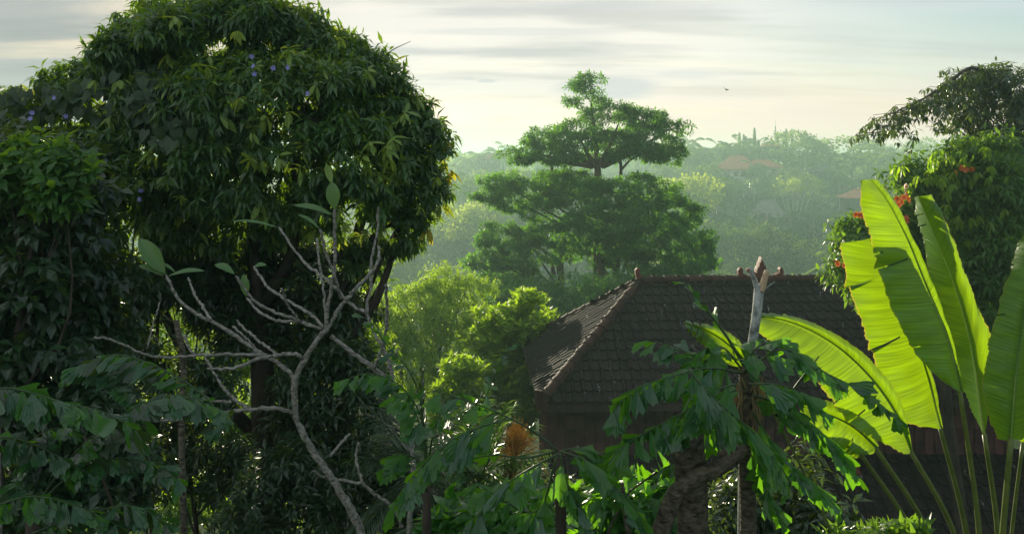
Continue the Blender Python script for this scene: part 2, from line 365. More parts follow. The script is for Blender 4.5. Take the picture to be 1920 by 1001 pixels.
class MB:
    """collects triangles; world coordinates"""
    def __init__(s): s.V = []; s.T = []; s.n = 0
    def add(s, V, T):
        V = np.asarray(V, float); s.V.append(V); s.T.append(np.asarray(T, int) + s.n); s.n += len(V)
    def quad(s, a, b, c, d): s.add([a, b, c, d], [(0, 1, 2), (0, 2, 3)])
    def box(s, c, size, rot=0.0):
        hx, hy, hz = [k / 2 for k in size]
        V = np.array([[x, y, z] for z in (-hz, hz) for y in (-hy, hy) for x in (-hx, hx)], float)
        ca, sa = math.cos(rot), math.sin(rot)
        V = np.stack([V[:, 0] * ca - V[:, 1] * sa, V[:, 0] * sa + V[:, 1] * ca, V[:, 2]], 1) + np.asarray(c)
        q = [(0, 2, 3, 1), (4, 5, 7, 6), (0, 1, 5, 4), (2, 6, 7, 3), (0, 4, 6, 2), (1, 3, 7, 5)]
        s.add(V, [t for a, b, c_, d in q for t in ((a, b, c_), (a, c_, d))])
    def tube(s, pts, rad, sides=8, cap=True, jitter=0.0):
        pts = np.asarray(pts, float); n = len(pts)
        rad = np.broadcast_to(np.asarray(rad, float), (n,))
        tang = np.gradient(pts, axis=0); tang /= np.linalg.norm(tang, axis=1)[:, None] + 1e-9
        ref = np.array([0.0, 1.0, 0.0]) if abs(tang[0][1]) < 0.9 else np.array([1.0, 0, 0])
        V = []
        a = np.cross(tang[0], ref); a /= np.linalg.norm(a)
        for i in range(n):
            a = a - tang[i] * a.dot(tang[i]); a /= np.linalg.norm(a) + 1e-9
            b = np.cross(tang[i], a)
            for k in range(sides):
                th = 2 * math.pi * k / sides
                r = rad[i] * (1 + jitter * (RNG.random() - 0.5))
                V.append(pts[i] + (a * math.cos(th) + b * math.sin(th)) * r)
        T = []
        for i in range(n - 1):
            for k in range(sides):
                p, q = i * sides + k, i * sides + (k + 1) % sides
                T += [(p, q, q + sides), (p, q + sides, p + sides)]
        if cap:
            V.append(pts[0]); V.append(pts[-1]); c0, c1 = len(V) - 2, len(V) - 1
            for k in range(sides):
                T.append((c0, (k + 1) % sides, k)); T.append((c1, (n - 1) * sides + k, (n - 1) * sides + (k + 1) % sides))
        s.add(V, T)
    def arrays(s): return np.concatenate(s.V), np.concatenate(s.T)
    def build(s, name, mat, parent=None, smooth=False):
        V, T = s.arrays()
        if parent is not None: V = V - np.array(parent_world(parent))
        return link(name, mesh_tri(name, V, T, smooth), mat, parent)

def parent_world(o):
    x = Vector((0, 0, 0))
    while o is not None: x += o.location; o = o.parent
    return x

def curve(pts, n):
    """smooth resampling of a polyline"""
    p = np.asarray(pts, float)
    if len(p) == 2:
        return p[0] + (p[1] - p[0]) * np.linspace(0, 1, n)[:, None]
    h = np.linalg.norm(np.diff(p, axis=0), axis=1) + 1e-9
    d = np.concatenate([[0], np.cumsum(h)]); sl_ = np.diff(p, axis=0) / h[:, None]
    g = np.empty_like(p); g[0] = sl_[0]; g[-1] = sl_[-1]
    g[1:-1] = (sl_[:-1] * h[1:, None] + sl_[1:] * h[:-1, None]) / (h[1:] + h[:-1])[:, None]
    out = []
    for t in np.linspace(0, d[-1], n):
        i = min(int(np.searchsorted(d, t, side='right')) - 1, len(p) - 2)
        u = (t - d[i]) / h[i]
        out.append((2 * u ** 3 - 3 * u * u + 1) * p[i] + (u ** 3 - 2 * u * u + u) * h[i] * g[i] + (3 * u * u - 2 * u ** 3) * p[i + 1] + (u ** 3 - u * u) * h[i] * g[i + 1])
    return np.array(out)

# ------------------------------------------------------------------ leaves
def lance(w=0.16, h=0.05, curl=0.12, at=0.45):
    V = np.array([[0, 0, 0], [-w, at, h], [w, at, h], [0, at + .05, 0], [0, 1, -curl]], float)
    T = np.array([(0, 2, 3), (3, 2, 4), (0, 3, 1), (3, 4, 1)])
    return V, T
def fine_leaf(w=0.2, h=0.05, curl=0.15, n=5):
    V, T = [], []
    for i in range(n + 1):
        t = i / n
        ww = w * math.sin(math.pi * min(1, t * 0.96 + 0.02)) ** 0.75
        zc = -curl * t * t
        V += [[-ww, t, zc + h * ww / w], [0, t, zc], [ww, t, zc + h * ww / w]]
    for i in range(n):
        a = i * 3
        for j in (0, 1):
            T += [(a + j, a + j + 1, a + j + 4), (a + j, a + j + 4, a + j + 3)]
    return np.array(V, float), np.array(T)
def rhomb(w=0.35):
    return np.array([[0, 0, 0], [w, .5, 0.05], [0, 1, -.08], [-w, .5, .05]], float), np.array([(0, 1, 2), (0, 2, 3)])
def heart():
    V = [[0, 0.0, 0], [.30, -.14, .02], [.46, .14, .04], [.34, .55, .03], [0, 1, -.1], [-.34, .55, .03], [-.46, .14, .04], [-.30, -.14, .02], [0, .4, -.02]]
    T = [(8, i, i + 1) for i in range(0, 7)] + [(8, 7, 0)]
    return np.array(V, float), np.array(T)
LANCE, LANCE_N, BROAD, RHOMB, HEART = lance(), lance(0.13, 0.04, 0.22), lance(0.25, 0.06, 0.15), rhomb(), heart()

def unit(a): return a / (np.linalg.norm(a, axis=-1, keepdims=True) + 1e-9)

def leaf_arrays(tmpl, pos, along, normal, scale):
    V, T = tmpl
    y = unit(along); x = unit(np.cross(y, normal)); z = np.cross(x, y)
    s = np.asarray(scale)[:, None, None]
    W = pos[:, None, :] + s * (V[None, :, 0, None] * x[:, None] + V[None, :, 1, None] * y[:, None] + V[None, :, 2, None] * z[:, None])
    n, k = W.shape[:2]
    TT = T[None] + (np.arange(n) * k)[:, None, None]
    return W.reshape(-1, 3), TT.reshape(-1, 3)

def rdir(n):
    v = RNG.normal(size=(n, 3)); return unit(v)

def blob(px, py, D, rx, ry, rd=None):
    """an ellipsoid of foliage: centre, radii in metres"""
    k = D / F
    rd = rd if rd is not None else 0.5 * (rx + ry) * k
    return (P(px, py, D), np.array([rx * k, rd, ry * k]))

def scatter(blobs, n, lo=0.6, hi=1.03, cull=0.62, up_only=None):
    C = np.array([b[0] for b in blobs]); R = np.array([b[1] for b in blobs])
    w = (R[:, 0] * R[:, 2] + R[:, 0] * R[:, 1] + R[:, 1] * R[:, 2]); w = w / w.sum()
    m = int(n * 2.2) + 20
    idx = RNG.choice(len(blobs), m, p=w)
    d = rdir(m); r = lo + (hi - lo) * RNG.random(m) ** 0.6
    p = C[idx] + d * R[idx] * r[:, None]
    keep = np.ones(m, bool)
    for j in range(len(blobs)):
        q = np.linalg.norm((p - C[j]) / R[j], axis=1)
        keep &= ~((q < cull) & (idx != j))
    if up_only is not None: keep &= d[:, 2] > up_only
    p = p[keep][:n]; o = unit(d[keep][:n] / R[idx][keep][:n])
    return p, o

def sprays(centres, out, per, leaf, droop=0.5, spread=0.9, size_jit=0.35, up=0.35, gap=0.12):
    """whorls of leaves at twig tips -> pos, along, normal, scale for each leaf"""
    n = len(centres)
    d = unit(out * 0.8 + np.array([0, 0, up]) + RNG.normal(size=(n, 3)) * 0.35)
    a = unit(np.cross(d, rdir(n))); b = np.cross(d, a)
    th = (np.arange(per) * 2.39996)[None] + RNG.random((n, 1)) * 6.28 + RNG.normal(size=(n, per)) * .25
    rad = np.cos(th)[..., None] * a[:, None] + np.sin(th)[..., None] * b[:, None]
    lift = (np.linspace(1.0, 0.05, per)[None] + RNG.normal(size=(n, per)) * .15)[..., None]
    al = unit(d[:, None] * lift * 0.8 + rad * spread + np.array([0, 0, -droop]) * (0.4 + RNG.random((n, per, 1))))
    pos = centres[:, None] - d[:, None] * (np.linspace(0, 1.6, per)[None, :, None] * leaf * gap * 2) + rad * leaf * 0.04
    nrm = np.array([0, 0, 1.0]) + 0.5 * d[:, None] + RNG.normal(size=(n, per, 3)) * 0.35
    sc = leaf * (1 - size_jit + 2 * size_jit * RNG.random((n, per)))
    return pos.reshape(-1, 3), al.reshape(-1, 3), nrm.reshape(-1, 3), sc.ravel()

def clumped(blobs, n_clump, per_clump, clump_r, lo=0.75, hi=1.02, cull=0.7, flat=.75):
    c, o = scatter(blobs, n_clump, lo, hi, cull)
    n = len(c)
    off = rdir(n * per_clump) * (RNG.random((n * per_clump, 1)) ** 0.45) * clump_r * np.array([1, 1, flat])
    cc = np.repeat(c, per_clump, 0) + off
    oo = unit(np.repeat(o, per_clump, 0) * 0.9 + unit(off) * 0.8)
    return cc, oo

def crown(name, parent, mat, sets, kind='stuff'):
    """sets: list of (template, pos, along, normal, scale) joined into one crown mesh"""
    Vs, Ts, n = [], [], 0
    for s in sets:
        V, T = leaf_arrays(*s); Vs.append(V); Ts.append(T + n); n += len(V)
    V = np.concatenate(Vs) - np.array(parent_world(parent)) if parent is not None else np.concatenate(Vs)
    o = link(name, mesh_tri(name, V, np.concatenate(Ts)), mat, parent)
    if kind: o['kind'] = kind
    return o

def limbs(parent, base, top, blobs, r0, mat, n_branch=None, sides=8, name='branch', side_r=0.3, bend=0.15, trunk_pts=None):
    """trunk from base to top plus one limb to each blob centre, each limb a part"""
    tp = curve(trunk_pts if trunk_pts is not None else [base, (np.array(base) * .5 + np.array(top) * .5) + RNG.normal(size=3) * bend * [1, 1, 0], top], 12)
    mb = MB(); rr = np.linspace(r0, r0 * 0.45, 12); rr[0] *= 1.35
    mb.tube(tp, rr, sides, jitter=.12); mb.build('trunk', mat, parent, True)
    for c, r in (blobs if n_branch is None else blobs[:n_branch]):
        j = RNG.integers(5, 11); s = tp[j]
        e = c + RNG.normal(size=3) * r * 0.15
        mid = s * 0.5 + e * 0.5 + np.array([0, 0, -0.12 * np.linalg.norm(e - s)]) + RNG.normal(size=3) * .08 * np.linalg.norm(e - s)
        pts = curve([s, mid, e], 8)
        b = MB(); b.tube(pts, np.linspace(r0 * side_r * 1.3, r0 * 0.08, 8), 6, jitter=.1)
        for k in range(4):
            t = pts[RNG.integers(3, 8)]; q = c + rdir(1)[0] * r * 0.85
            b.tube(curve([t, t * .5 + q * .5 + RNG.normal(size=3) * .1 * np.linalg.norm(r), q], 6), np.linspace(r0 * 0.12, r0 * .03, 6), 5)
        b.build(name, mat, parent, True)

# ------------------------------------------------------------------ terrain
PROF_Y = np.array([-80, -10, 3, 10, 22, 40, 62, 85, 110, 150, 200, 250, 300, 380, 520, 800, 1600.])
PROF_Z = np.array([8., 7.5, 5.2, 3.2, 0.6, -1.0, -9, -17, -16, -10, -5.0, -1.0, 2.2, 1.5, 2.0, 4.0, 6.0])
def ground_z(x, y):
    x = np.asarray(x, float); y = np.asarray(y, float)
    z = np.interp(y, PROF_Y, PROF_Z)
    z = z - np.clip((x - 40) / 60, 0, 1) * np.clip((y - 180) / 100, 0, 1) * 3.5 * np.clip((520 - y) / 200, 0, 1)
    far = np.clip((y - 70) / 60, 0, 1)
    return z + far * (1.4 * np.sin(x * .045 + 1.3) * np.cos(y * .038) + .7 * np.sin(x * .11 + y * .07)) + .15 * np.sin(x * .9) * np.cos(y * .7)
def build_ground():
    xs = np.concatenate([np.linspace(-1500, -220, 14), np.linspace(-200, -32, 40), np.linspace(-30, 30, 61), np.linspace(32, 200, 40), np.linspace(220, 1500, 14)])
    ys = np.concatenate([np.linspace(-80, 0, 9), np.linspace(1, 60, 70), np.linspace(62, 330, 90), np.linspace(345, 1600, 26)])
    X, Y = np.meshgrid(xs, ys); Z = ground_z(X, Y)
    V = np.stack([X, Y, Z], -1).reshape(-1, 3); nx = len(xs)
    i = np.arange(len(ys) - 1)[:, None] * nx + np.arange(nx - 1)[None]
    i = i.ravel(); T = np.concatenate([np.stack([i, i + 1, i + nx + 1], 1), np.stack([i, i + nx + 1, i + nx], 1)])
    o = link('ground', mesh_tri('ground', V, T, True), M['ground']); o['kind'] = 'structure'
build_ground()

def build_haze():
    mb = MB(); z0, z1 = -21.0, EYE + 9.5
    mb.box((0, 755, (z0 + z1) / 2), (3020, 1720, z1 - z0))
    m, N, L = new_mat('morning_haze')
    out = N.new('ShaderNodeOutputMaterial'); v = N.new('ShaderNodeVolumePrincipled')
    v.inputs['Color'].default_value = (0.42, 0.62, 0.57, 1)
    v.inputs['Density'].default_value = 0.00175
    v.inputs['Anisotropy'].default_value = 0.35
    L.new(v.outputs[0], out.inputs['Volume'])
    o = mb.build('haze', m); o['kind'] = 'stuff'
build_haze()

# ------------------------------------------------------------------ the tiled house
def tile_template():
    prof = [(0, .004), (.020, .048), (.056, .050), (.080, .010), (.14, .0), (.206, .006)]
    Wd, Ln, th = .206, .34, .026
    V = []; T = []
    for yy, dz in ((0, .044), (Ln, .0)):
        for x, z in prof: V.append([x, yy, z + dz])
    n = len(prof)
    for x, z in prof: V.append([x, 0, z + .044 - th])
    for i in range(n - 1):
        T += [(i, i + 1, n + i + 1), (i, n + i + 1, n + i)]
        T += [(2 * n + i, 2 * n + i + 1, i + 1), (2 * n + i, i + 1, i)]
    return np.array(V, float), np.array(T)
TILE = tile_template()
TILE_ME = mesh_tri('roof_tile', *TILE)
TILE_ME.materials.append(M['tile'])
TILE_RED = TILE_ME.copy(); TILE_RED.materials.clear(); TILE_RED.materials.append(M['tile_red'])
WV, WT = TILE[0].copy(), TILE[1]
WV[:6, 2] += .030; WV[12:, 2] += .012            # cladding tiles stand off the wall at their lower edge
TILE_RED2 = mesh_tri('wall_tile', WV, WT); TILE_RED2.materials.append(M['tile_pink'])
TILE_WALL = mesh_tri('wall_tile', WV, WT); TILE_WALL.materials.append(M['tile_wall'])

house = empty('tiled_house', (5.7, 19.8, ground_z(5.7, 19.8) - 0.2), 'low house with a dark mossy hipped tile roof and carved ridge ornaments', 'house')
ROOF_Z = EYE - 2.70
RL, RR = np.array([2.85, 19.65, ROOF_Z]), np.array([8.6, 19.95, ROOF_Z])
ridge_dir = unit(RR - RL); back = np.array([-ridge_dir[1], ridge_dir[0], 0])
if back[1] < 0: back = -back
EZ = EYE - 4.62
def corner(base, along, depth): 
    p = base + ridge_dir * along + back * depth; p[2] = EZ; return p
FL, BL = corner(RL, -2.45, -2.8), corner(RL, -2.45, 2.8)
FR, BR = corner(RR, 2.45, -2.8), corner(RR, 2.45, 2.8)

roof = MB()
dn = np.array([0, 0, -.05])
for q in ((FL + dn, FR + dn, RR + dn, RL + dn), (BR + dn, BL + dn, RL + dn, RR + dn)): roof.quad(*q)
roof.add([BL + dn, FL + dn, RL + dn], [(0, 1, 2)]); roof.add([FR + dn, BR + dn, RR + dn], [(0, 1, 2)])
d2 = np.array([0, 0, -.16])
for a, b in ((FL, FR), (FR, BR), (BR, BL), (BL, FL)):
    roof.quad(a + d2, b + d2, b + dn, a + dn)
roof.quad(BL + d2, BR + d2, FR + d2, FL + d2)
roof_o = roof.build('roof', M['plaster'], house)

def lay_tiles(A, B, up_l, up_r, rows, gauge, mesh_of, parts, stuff, name, parent, limit_fn, inset=0.0):
    """tiles between the eave A-B and the upper edge up_l-up_r, laid in rows; the nearest ones as objects"""
    ex = unit(B - A); nrm = unit(np.cross(ex, unit(up_l - A))); 
    if nrm[2] < 0: nrm = -nrm
    eu = np.cross(nrm, ex)
    if eu[2] < 0: eu = -eu
    H = (up_l - A).dot(eu); W = np.linalg.norm(B - A)
    xl1, xr1 = (up_l - A).dot(ex), (up_r - A).dot(ex)
    for r in range(rows):
        t = r * gauge / H
        x0, x1 = xl1 * t, W + (xr1 - W) * t
        k0, k1 = int(math.floor(x0 / .2)), int(math.ceil(x1 / .2))
        for k in range(k0, k1):
            x = k * .2
            if x + .05 < x0 or x + .12 > x1: continue
            p = A + ex * x + eu * (r * gauge) + nrm * (.012 + RNG.normal() * .004)
            tilt = RNG.normal() * .012; yaw = RNG.normal() * .012
            mat = Matrix((ex, eu, nrm)).transposed().to_4x4(); mat.translation = Vector(p)
            mat = mat @ Matrix.Rotation(yaw, 4, 'Z') @ Matrix.Rotation(tilt, 4, 'X')
            if limit_fn(p, r, k): parts.append((name, mesh_of(), mat, parent))
            else: stuff.append(mat)

def place_parts(items):
    for name, me, mat, parent in items:
        o = bpy.data.objects.new(name, me); COL.objects.link(o); o.parent = parent
        m = mat.copy(); m.translation = mat.translation - parent_world(parent); o.matrix_local = m

def join_tiles(mats, name, parent, mat):
    if not mats: return
    A = np.array([[list(r) for r in m] for m in mats]); V, T = TILE
    W = np.einsum('nij,kj->nki', A[:, :3, :3], V) + A[:, None, :3, 3]
    TT = T[None] + (np.arange(len(A)) * len(V))[:, None, None]
    o = link(name, mesh_tri(name, W.reshape(-1, 3) - np.array(parent_world(parent)), TT.reshape(-1, 3)), mat, parent)
    o['kind'] = 'stuff'

parts, stuff = [], []
pick = lambda: TILE_RED if RNG.random() < 0.006 else TILE_ME
px_of = lambda p: (p[0] / p[1] * F + 960, PXH - (p[2] - EYE) / p[1] * F)
def seen_front(p, r, k):
    x, y = px_of(p); return x < 1296 or (y < 585 and x < 1400)
lay_tiles(FL, FR, RL, RR, 13, .265, pick, parts, stuff, 'roof_tile', roof_o, seen_front)
nf = len(parts)
lay_tiles(BL, FL, RL, RL + np.array([0, 1e-4, 0]), 13, .255, pick, parts, stuff, 'roof_tile', roof_o, lambda p, r, k: False)
lay_tiles(FR, BR, RR, RR + np.array([0, 1e-4, 0]), 13, .255, pick, [], stuff, 'roof_tile', roof_o, lambda p, r, k: False)
lay_tiles(BR, BL, RR, RL, 13, .265, pick, [], stuff, 'roof_tile', roof_o, lambda p, r, k: False)
if len(parts) > 296:
    stuff += [p[2] for p in parts[296:]]; parts = parts[:296]
place_parts(parts)
join_tiles(stuff, 'roof_tile_field', roof_o, M['tile'])

# ridge and hip caps, one half-round tile each
def caps(a, b, n, name, r=0.105):
    a, b = np.array(a), np.array(b); d = (b - a) / n
    me = None
    side = unit(np.cross(d, [0, 0, 1])); up = unit(np.cross(side, d))
    if up[2] < 0: up = -up
    L_ = np.linalg.norm(d)
    V, T = [], []
    m = 9
    for e, (yy, rr) in enumerate(((-.03, r * 1.13), (.05, r * 1.13), (.06, r), (L_ * 1.0, r * .96))):
        for k in range(m):
            th = math.pi * (k / (m - 1)); V.append([math.cos(th) * rr * 1.25, yy, math.sin(th) * rr * 1.0 - .02])
    for e in range(3):
        for k in range(m - 1):
            p = e * m + k; T += [(p, p + 1, p + m + 1), (p, p + m + 1, p + m)]
    V.append([0, -.03, -.02]); c = len(V) - 1
    for k in range(m - 1): T.append((c, k + 1, k))
    me = mesh_tri(name, np.array(V, float), np.array(T)); me.materials.append(M['ridge'])
    for i in range(n):
        o = bpy.data.objects.new(name, me); COL.objects.link(o); o.parent = roof_o
        m4 = Matrix((side, unit(d), up)).transposed().to_4x4()
        m4.translation = Vector(a + d * i + up * .045) - parent_world(roof_o)
        o.matrix_local = m4 @ Matrix.Rotation(RNG.normal() * .03, 4, 'Z') @ Matrix.Rotation(RNG.normal() * .02, 4, 'X')
caps(RL, RR, 21, 'ridge_cap')
for c, r in ((FL, RL), (BL, RL), (FR, RR), (BR, RR)): caps(c + np.array([0, 0, .03]), r, 14, 'hip_cap', .092)

def slab_ornament(name, outline, origin, ex, ez, thick, parent, mat, crest=0.02):
    """carved piece: an outline with real thickness and a bossed face; outline in metres"""
    o2 = np.array(outline, float); n = len(o2)
    ey = np.cross(ez, ex)
    c = o2.mean(0); V = []
    for s, k in ((-.5, .92), (-.28, 1), (.28, 1), (.5, .92)):
        for x, z in o2:
            q = c + (np.array([x, z]) - c) * k
            V.append(np.array(origin) + ex * q[0] + ez * q[1] + ey * s * thick)
    T = []
    for r in range(3):
        for i in range(n):
            a, b = r * n + i, r * n + (i + 1) % n; T += [(a, b, b + n), (a, b + n, a + n)]
    from mathutils.geometry import tessellate_polygon
    for t in tessellate_polygon([[Vector((x, z, 0)) for x, z in o2]]):
        T.append((t[0], t[1], t[2])); T.append((3 * n + t[2], 3 * n + t[1], 3 * n + t[0]))
    mb = MB(); mb.add(V, T); return mb.build(name, mat, parent)
UPV = np.array([0, 0, 1.0])
RC = RL + ridge_dir * ((1430 - 960) / F * 19.6 - RL[0]) / ridge_dir[0]
k = 19.6 / F
def sc(pts): return [(x * k, z * k) for x, z in pts]
# ridge crown: toothed central spire, two scrolls, two upswept wings
crown_o = slab_ornament('ridge_crown', sc([(-17, -4), (-15, 9), (-13, 17), (-10, 13), (-9, 22), (-7, 28), (-5.5, 27), (-4, 36), (-2.8, 35), (0, 46), (2.4, 36), (4, 37), (6, 29), (8, 30), (9.5, 22), (12, 21), (13, 13), (15, 9), (17, -4)]), RC, ridge_dir, UPV, .22, roof_o, M['terracotta'])
slab_ornament('scroll', sc([(-8, 4), (-13, 8), (-20, 14), (-25, 17), (-27, 22), (-23, 25), (-17, 22), (-9, 14)]), RC, ridge_dir, UPV, .15, crown_o, M['terracotta'])
for s in (-1, 1):
    w = sc([(s * a, b) for a, b in ((12, -2), (20, 0), (30, 3), (38, 5), (43, 9), (44, 20), (41, 25), (37, 26), (35, 22), (36, 16), (31, 14), (26, 11), (21, 9), (14, 4))])
    slab_ornament('ridge_wing', w if s > 0 else w[::-1], RC, ridge_dir, UPV, .16, roof_o, M['terracotta'])
# upturned horn at the ridge end and at the eave corners
horn = [(0, -6), (40, -2), (40, 6), (24, 5), (12, 6), (3, 10), (-1, 18), (-1, 25), (-5, 26), (-9, 22), (-8, 12), (-4, 2)]
slab_ornament('ridge_horn', sc(horn), RL - ridge_dir * .02, ridge_dir, UPV, .18, roof_o, M['terracotta'])
slab_ornament('ridge_horn', sc(horn), RR + ridge_dir * .02, -ridge_dir, UPV, .18, roof_o, M['terracotta'])
for c, r in ((FL, RL), (BL, RL), (FR, RR), (BR, RR)):
    e = r - c; e[2] = 0; e = unit(e)
    h2 = [(-4, -14), (2, -14), (60, 14), (52, 22), (36, 15), (20, 10), (8, 10), (1, 14), (-2, 20), (-7, 20), (-8, 10), (-7, -2)]
    slab_ornament('corner_horn', sc(h2), c + np.array([0, 0, .05]), e, UPV, .20, roof_o, M['ridge'])

# wall below the eaves, clad with rows of tiles, then the lower lean-to roof
WX0 = .66; WY = 17.85
wall = MB()
cw = np.array([WX0 + 4.7, WY + 1.9, EZ - 1.3])
wall.box(cw + np.array([0, 0, .0]), (9.4, 3.8, 2.7))
wall_o = wall.build('wall', M['plaster'], house)
items = []; wst = []
for r in range(5):
    for kk in range(47):
        p = np.array([WX0 + kk * .2, WY - .04 - .012 * (r % 2), EZ - .22 - .27 * (r + 1) + .0])
        m4 = Matrix(((1, 0, 0), (0, 0, 1), (0, 1, 0))).transposed()
        m4 = Matrix((Vector((1, 0, 0)), Vector((0, 0, 1)), Vector((0, -1, 0)))).transposed().to_4x4(); m4.translation = Vector(p)
        m4 = m4 @ Matrix.Rotation(RNG.normal() * .012, 4, 'Z')
        if kk < 8: items.append(('wall_tile', TILE_RED2 if r in (2, 3) and RNG.random() < .8 else TILE_WALL, m4, wall_o))
        else: wst.append(m4)
place_parts(items); join_tiles(wst, 'wall_tile_field', wall_o, M['tile_wall'])
# verge: bent edge tiles up the wall's side
vb = MB()
for i in range(9):
    vb.box((WX0 - .035, WY - .05, EZ - .28 - .17 * i), (.07, .14, .15), 0)
vb.build('edge_tile_strip', M['terracotta'], wall_o)['kind'] = 'stuff'
LT = np.array([WX0, WY - .05, EZ - 1.28]); LB = np.array([WX0, WY - 3.4, EZ - 3.75])
LTR = LT + np.array([9.6, 0, 0]); LBR = LB + np.array([9.6, 0, 0])
low = MB(); low.quad(LB + dn, LBR + dn, LTR + dn, LT + dn); low.quad(LB + d2, LT + d2, LT + dn, LB + dn); low.quad(LB + d2, LB + dn, LBR + dn, LBR + d2)
low_o = low.build('lower_roof', M['plaster'], house)
parts, stuff = [], []
def seen_low(p, r, k):
    x, y = px_of(p); return (1575 < x < 1900 and y < 1001)
lay_tiles(LB, LBR, LT, LTR, 16, .262, pick, parts, stuff, 'roof_tile', low_o, seen_low)
RNG.shuffle(parts)
if len(parts) > 290: stuff += [p[2] for p in parts[290:]]; parts = parts[:290]
place_parts(parts); join_tiles(stuff, 'roof_tile_field', low_o, M['tile'])

# ------------------------------------------------------------------ generic trees
def tree(name, label, cat, blobs, base, r0, bark, mat, leaf, n_spray, per=7, tmpl=LANCE, droop=.5, spread=.9, group=None, clump=0.6, top=None,
         lo=.75, n_branch=None, inner=0.25, trunk_pts=None, per_clump=10, up=.35, side_r=.3):
    t = empty(name, base, label, cat, group)
    top = top if top is not None else np.mean([b[0] for b in blobs], 0)
    limbs(t, base, top, blobs, r0, bark, n_branch, trunk_pts=trunk_pts, side_r=side_r)
    c, o = clumped(blobs, max(8, n_spray // per_clump), per_clump, clump, lo)
    if inner:
        c2, o2 = scatter(blobs, int(n_spray * inner), .15, .8, .0); c = np.concatenate([c, c2]); o = np.concatenate([o, o2])
    crown('crown', t, mat, [(tmpl, *sprays(c, o, per, leaf, droop, spread, up=up))])
    return t

def gz(p): 
    q = np.array(p, float); q[2] = ground_z(q[0], q[1]); return q

# ------------------------------------------------------------------ far valley side
def far_variants():
    out = []
    for v in range(6):
        nb = [7, 9, 6, 8, 11, 7][v]; flat = [.85, .7, 1.1, .55, .8, 1.0][v]
        blobs = []
        for i in range(nb):
            a = RNG.random() * 6.28; r = RNG.random() ** .6 * .52
            blobs.append((np.array([r * math.cos(a), r * math.sin(a), .62 + (.30 - .42 * r) * (RNG.random() * 1.2 - .1) * (1.2 - flat * .2)]), np.array([.30, .30, .24 * flat]) * (.75 + RNG.random() * .5)))
        c, o = clumped(blobs, 420, 9, .085, .7)
        d = unit(o + RNG.normal(size=o.shape) * .6)
        V, T = leaf_arrays(RHOMB, c, d, np.array([0, 0, 1.]) + RNG.normal(size=o.shape) * .5, .030 + .032 * RNG.random(len(c)))
        me = mesh_tri('crown', V, T); 
        mb = MB(); mb.tube(curve([[0, 0, -.15], [RNG.normal() * .03, RNG.normal() * .03, .3], [0, 0, .62]], 6), np.linspace(.035, .012, 6), 6)
        for b, _ in blobs[:5]: mb.tube([[0, 0, .3 + .1 * RNG.random()], b * .6 + np.array([0, 0, .2]), b], [.014, .010, .004], 5)
        tv, tt = mb.arrays(); tm = mesh_tri('trunk', tv, tt, True); tm.materials.append(M['far_bark'])
        ml = me.copy(); md = me.copy(); md.materials.append(M['fardark']); me.materials.append(M['far']); ml.materials.append(M['farlime'])
        out.append((me, ml, tm, md))
    return out
FARV = far_variants()
def far_palm_meshes():
    out = []
    for v in range(3):
        mb = MB(); bend = RNG.normal(size=2) * .05
        tp = curve([[0, 0, -.1], [bend[0] * .5, bend[1] * .5, .4], [bend[0], bend[1], .80]], 8)
        mb.tube(tp, np.linspace(.016, .010, 8), 6); a, b = mb.arrays(); tm = mesh_tri('trunk', a, b, True); tm.materials.append(M['far_bark'])
        pos, al, nr, scl = [], [], [], []
        for i in range(17):
            az = i * 2.4 + RNG.normal() * .2; el = 1.2 - 1.7 * i / 17 + RNG.normal() * .1
            d0 = np.array([math.cos(az) * math.cos(el), math.sin(az) * math.cos(el), math.sin(el)])
            p = tp[-1].copy(); d = d0.copy()
            for s in range(9):
                d = unit(d + np.array([0, 0, -.17])); p = p + d * .034
                side = unit(np.cross(d, [0, 0, 1]))
                for sg in (-1, 1):
                    for h in (0, .5):
                        pos.append(p + d * .017 * h); al.append(side * sg * .8 + d * .55 + np.array([0, 0, -.45])); nr.append([0, 0, 1.]); scl.append(.10 * math.sin(.35 + 2.5 * s / 9) + .02)
        V, T = leaf_arrays(rhomb(.10), np.array(pos), np.array(al), np.array(nr) + RNG.normal(size=(len(pos), 3)) * .2, np.array(scl))
        me = mesh_tri('crown', V, T); me.materials.append(M['far'])
        out.append((me, None, tm))
    return out
PALMV = far_palm_meshes()
def far_cypress():
    n = 900; t = RNG.random(n); a = RNG.random(n) * 6.28; r = .085 * (np.sin(np.pi * (t * .85 + .12)) ** .7) * (.6 + .4 * RNG.random(n))
    pos = np.stack([r * np.cos(a), r * np.sin(a), t * .97], 1); al = np.stack([np.cos(a) * .4, np.sin(a) * .4, np.full(n, .9)], 1)
    V, T = leaf_arrays(RHOMB, pos, al, np.stack([np.cos(a), np.sin(a), a * 0], 1) + RNG.normal(size=(n, 3)) * .4, np.full(n, .06))
    me = mesh_tri('crown', V, T); me.materials.append(M['far'])
    mb = MB(); mb.tube([[0, 0, -.1], [0, 0, .5]], [.02, .012], 6); a_, b_ = mb.arrays(); tm = mesh_tri('trunk', a_, b_); tm.materials.append(M['far_bark'])
    return (me, None, tm)
CYP = far_cypress()
def plant_far(name, var, x, y, h, w, label, cat, group=None, bright=False, z=None, rot=None):
    zz = float(ground_z(x, y)) if z is None else z
    t = empty(name, (x, y, zz), label, cat, group)
    t.rotation_euler = (0, 0, RNG.random() * 6.28 if rot is None else rot)
    t.scale = (w, w, h)
    me, ml, tm = var[:3]
    if len(var) > 3 and not bright and name == 'forest_tree' and (x * 7.31 + y * 3.17) % 1 < .45: me = var[3]
    for nm, m in (('trunk', tm), ('crown', ml if bright and ml else me)):
        o = bpy.data.objects.new(nm, m); COL.objects.link(o); o.parent = t
    return t

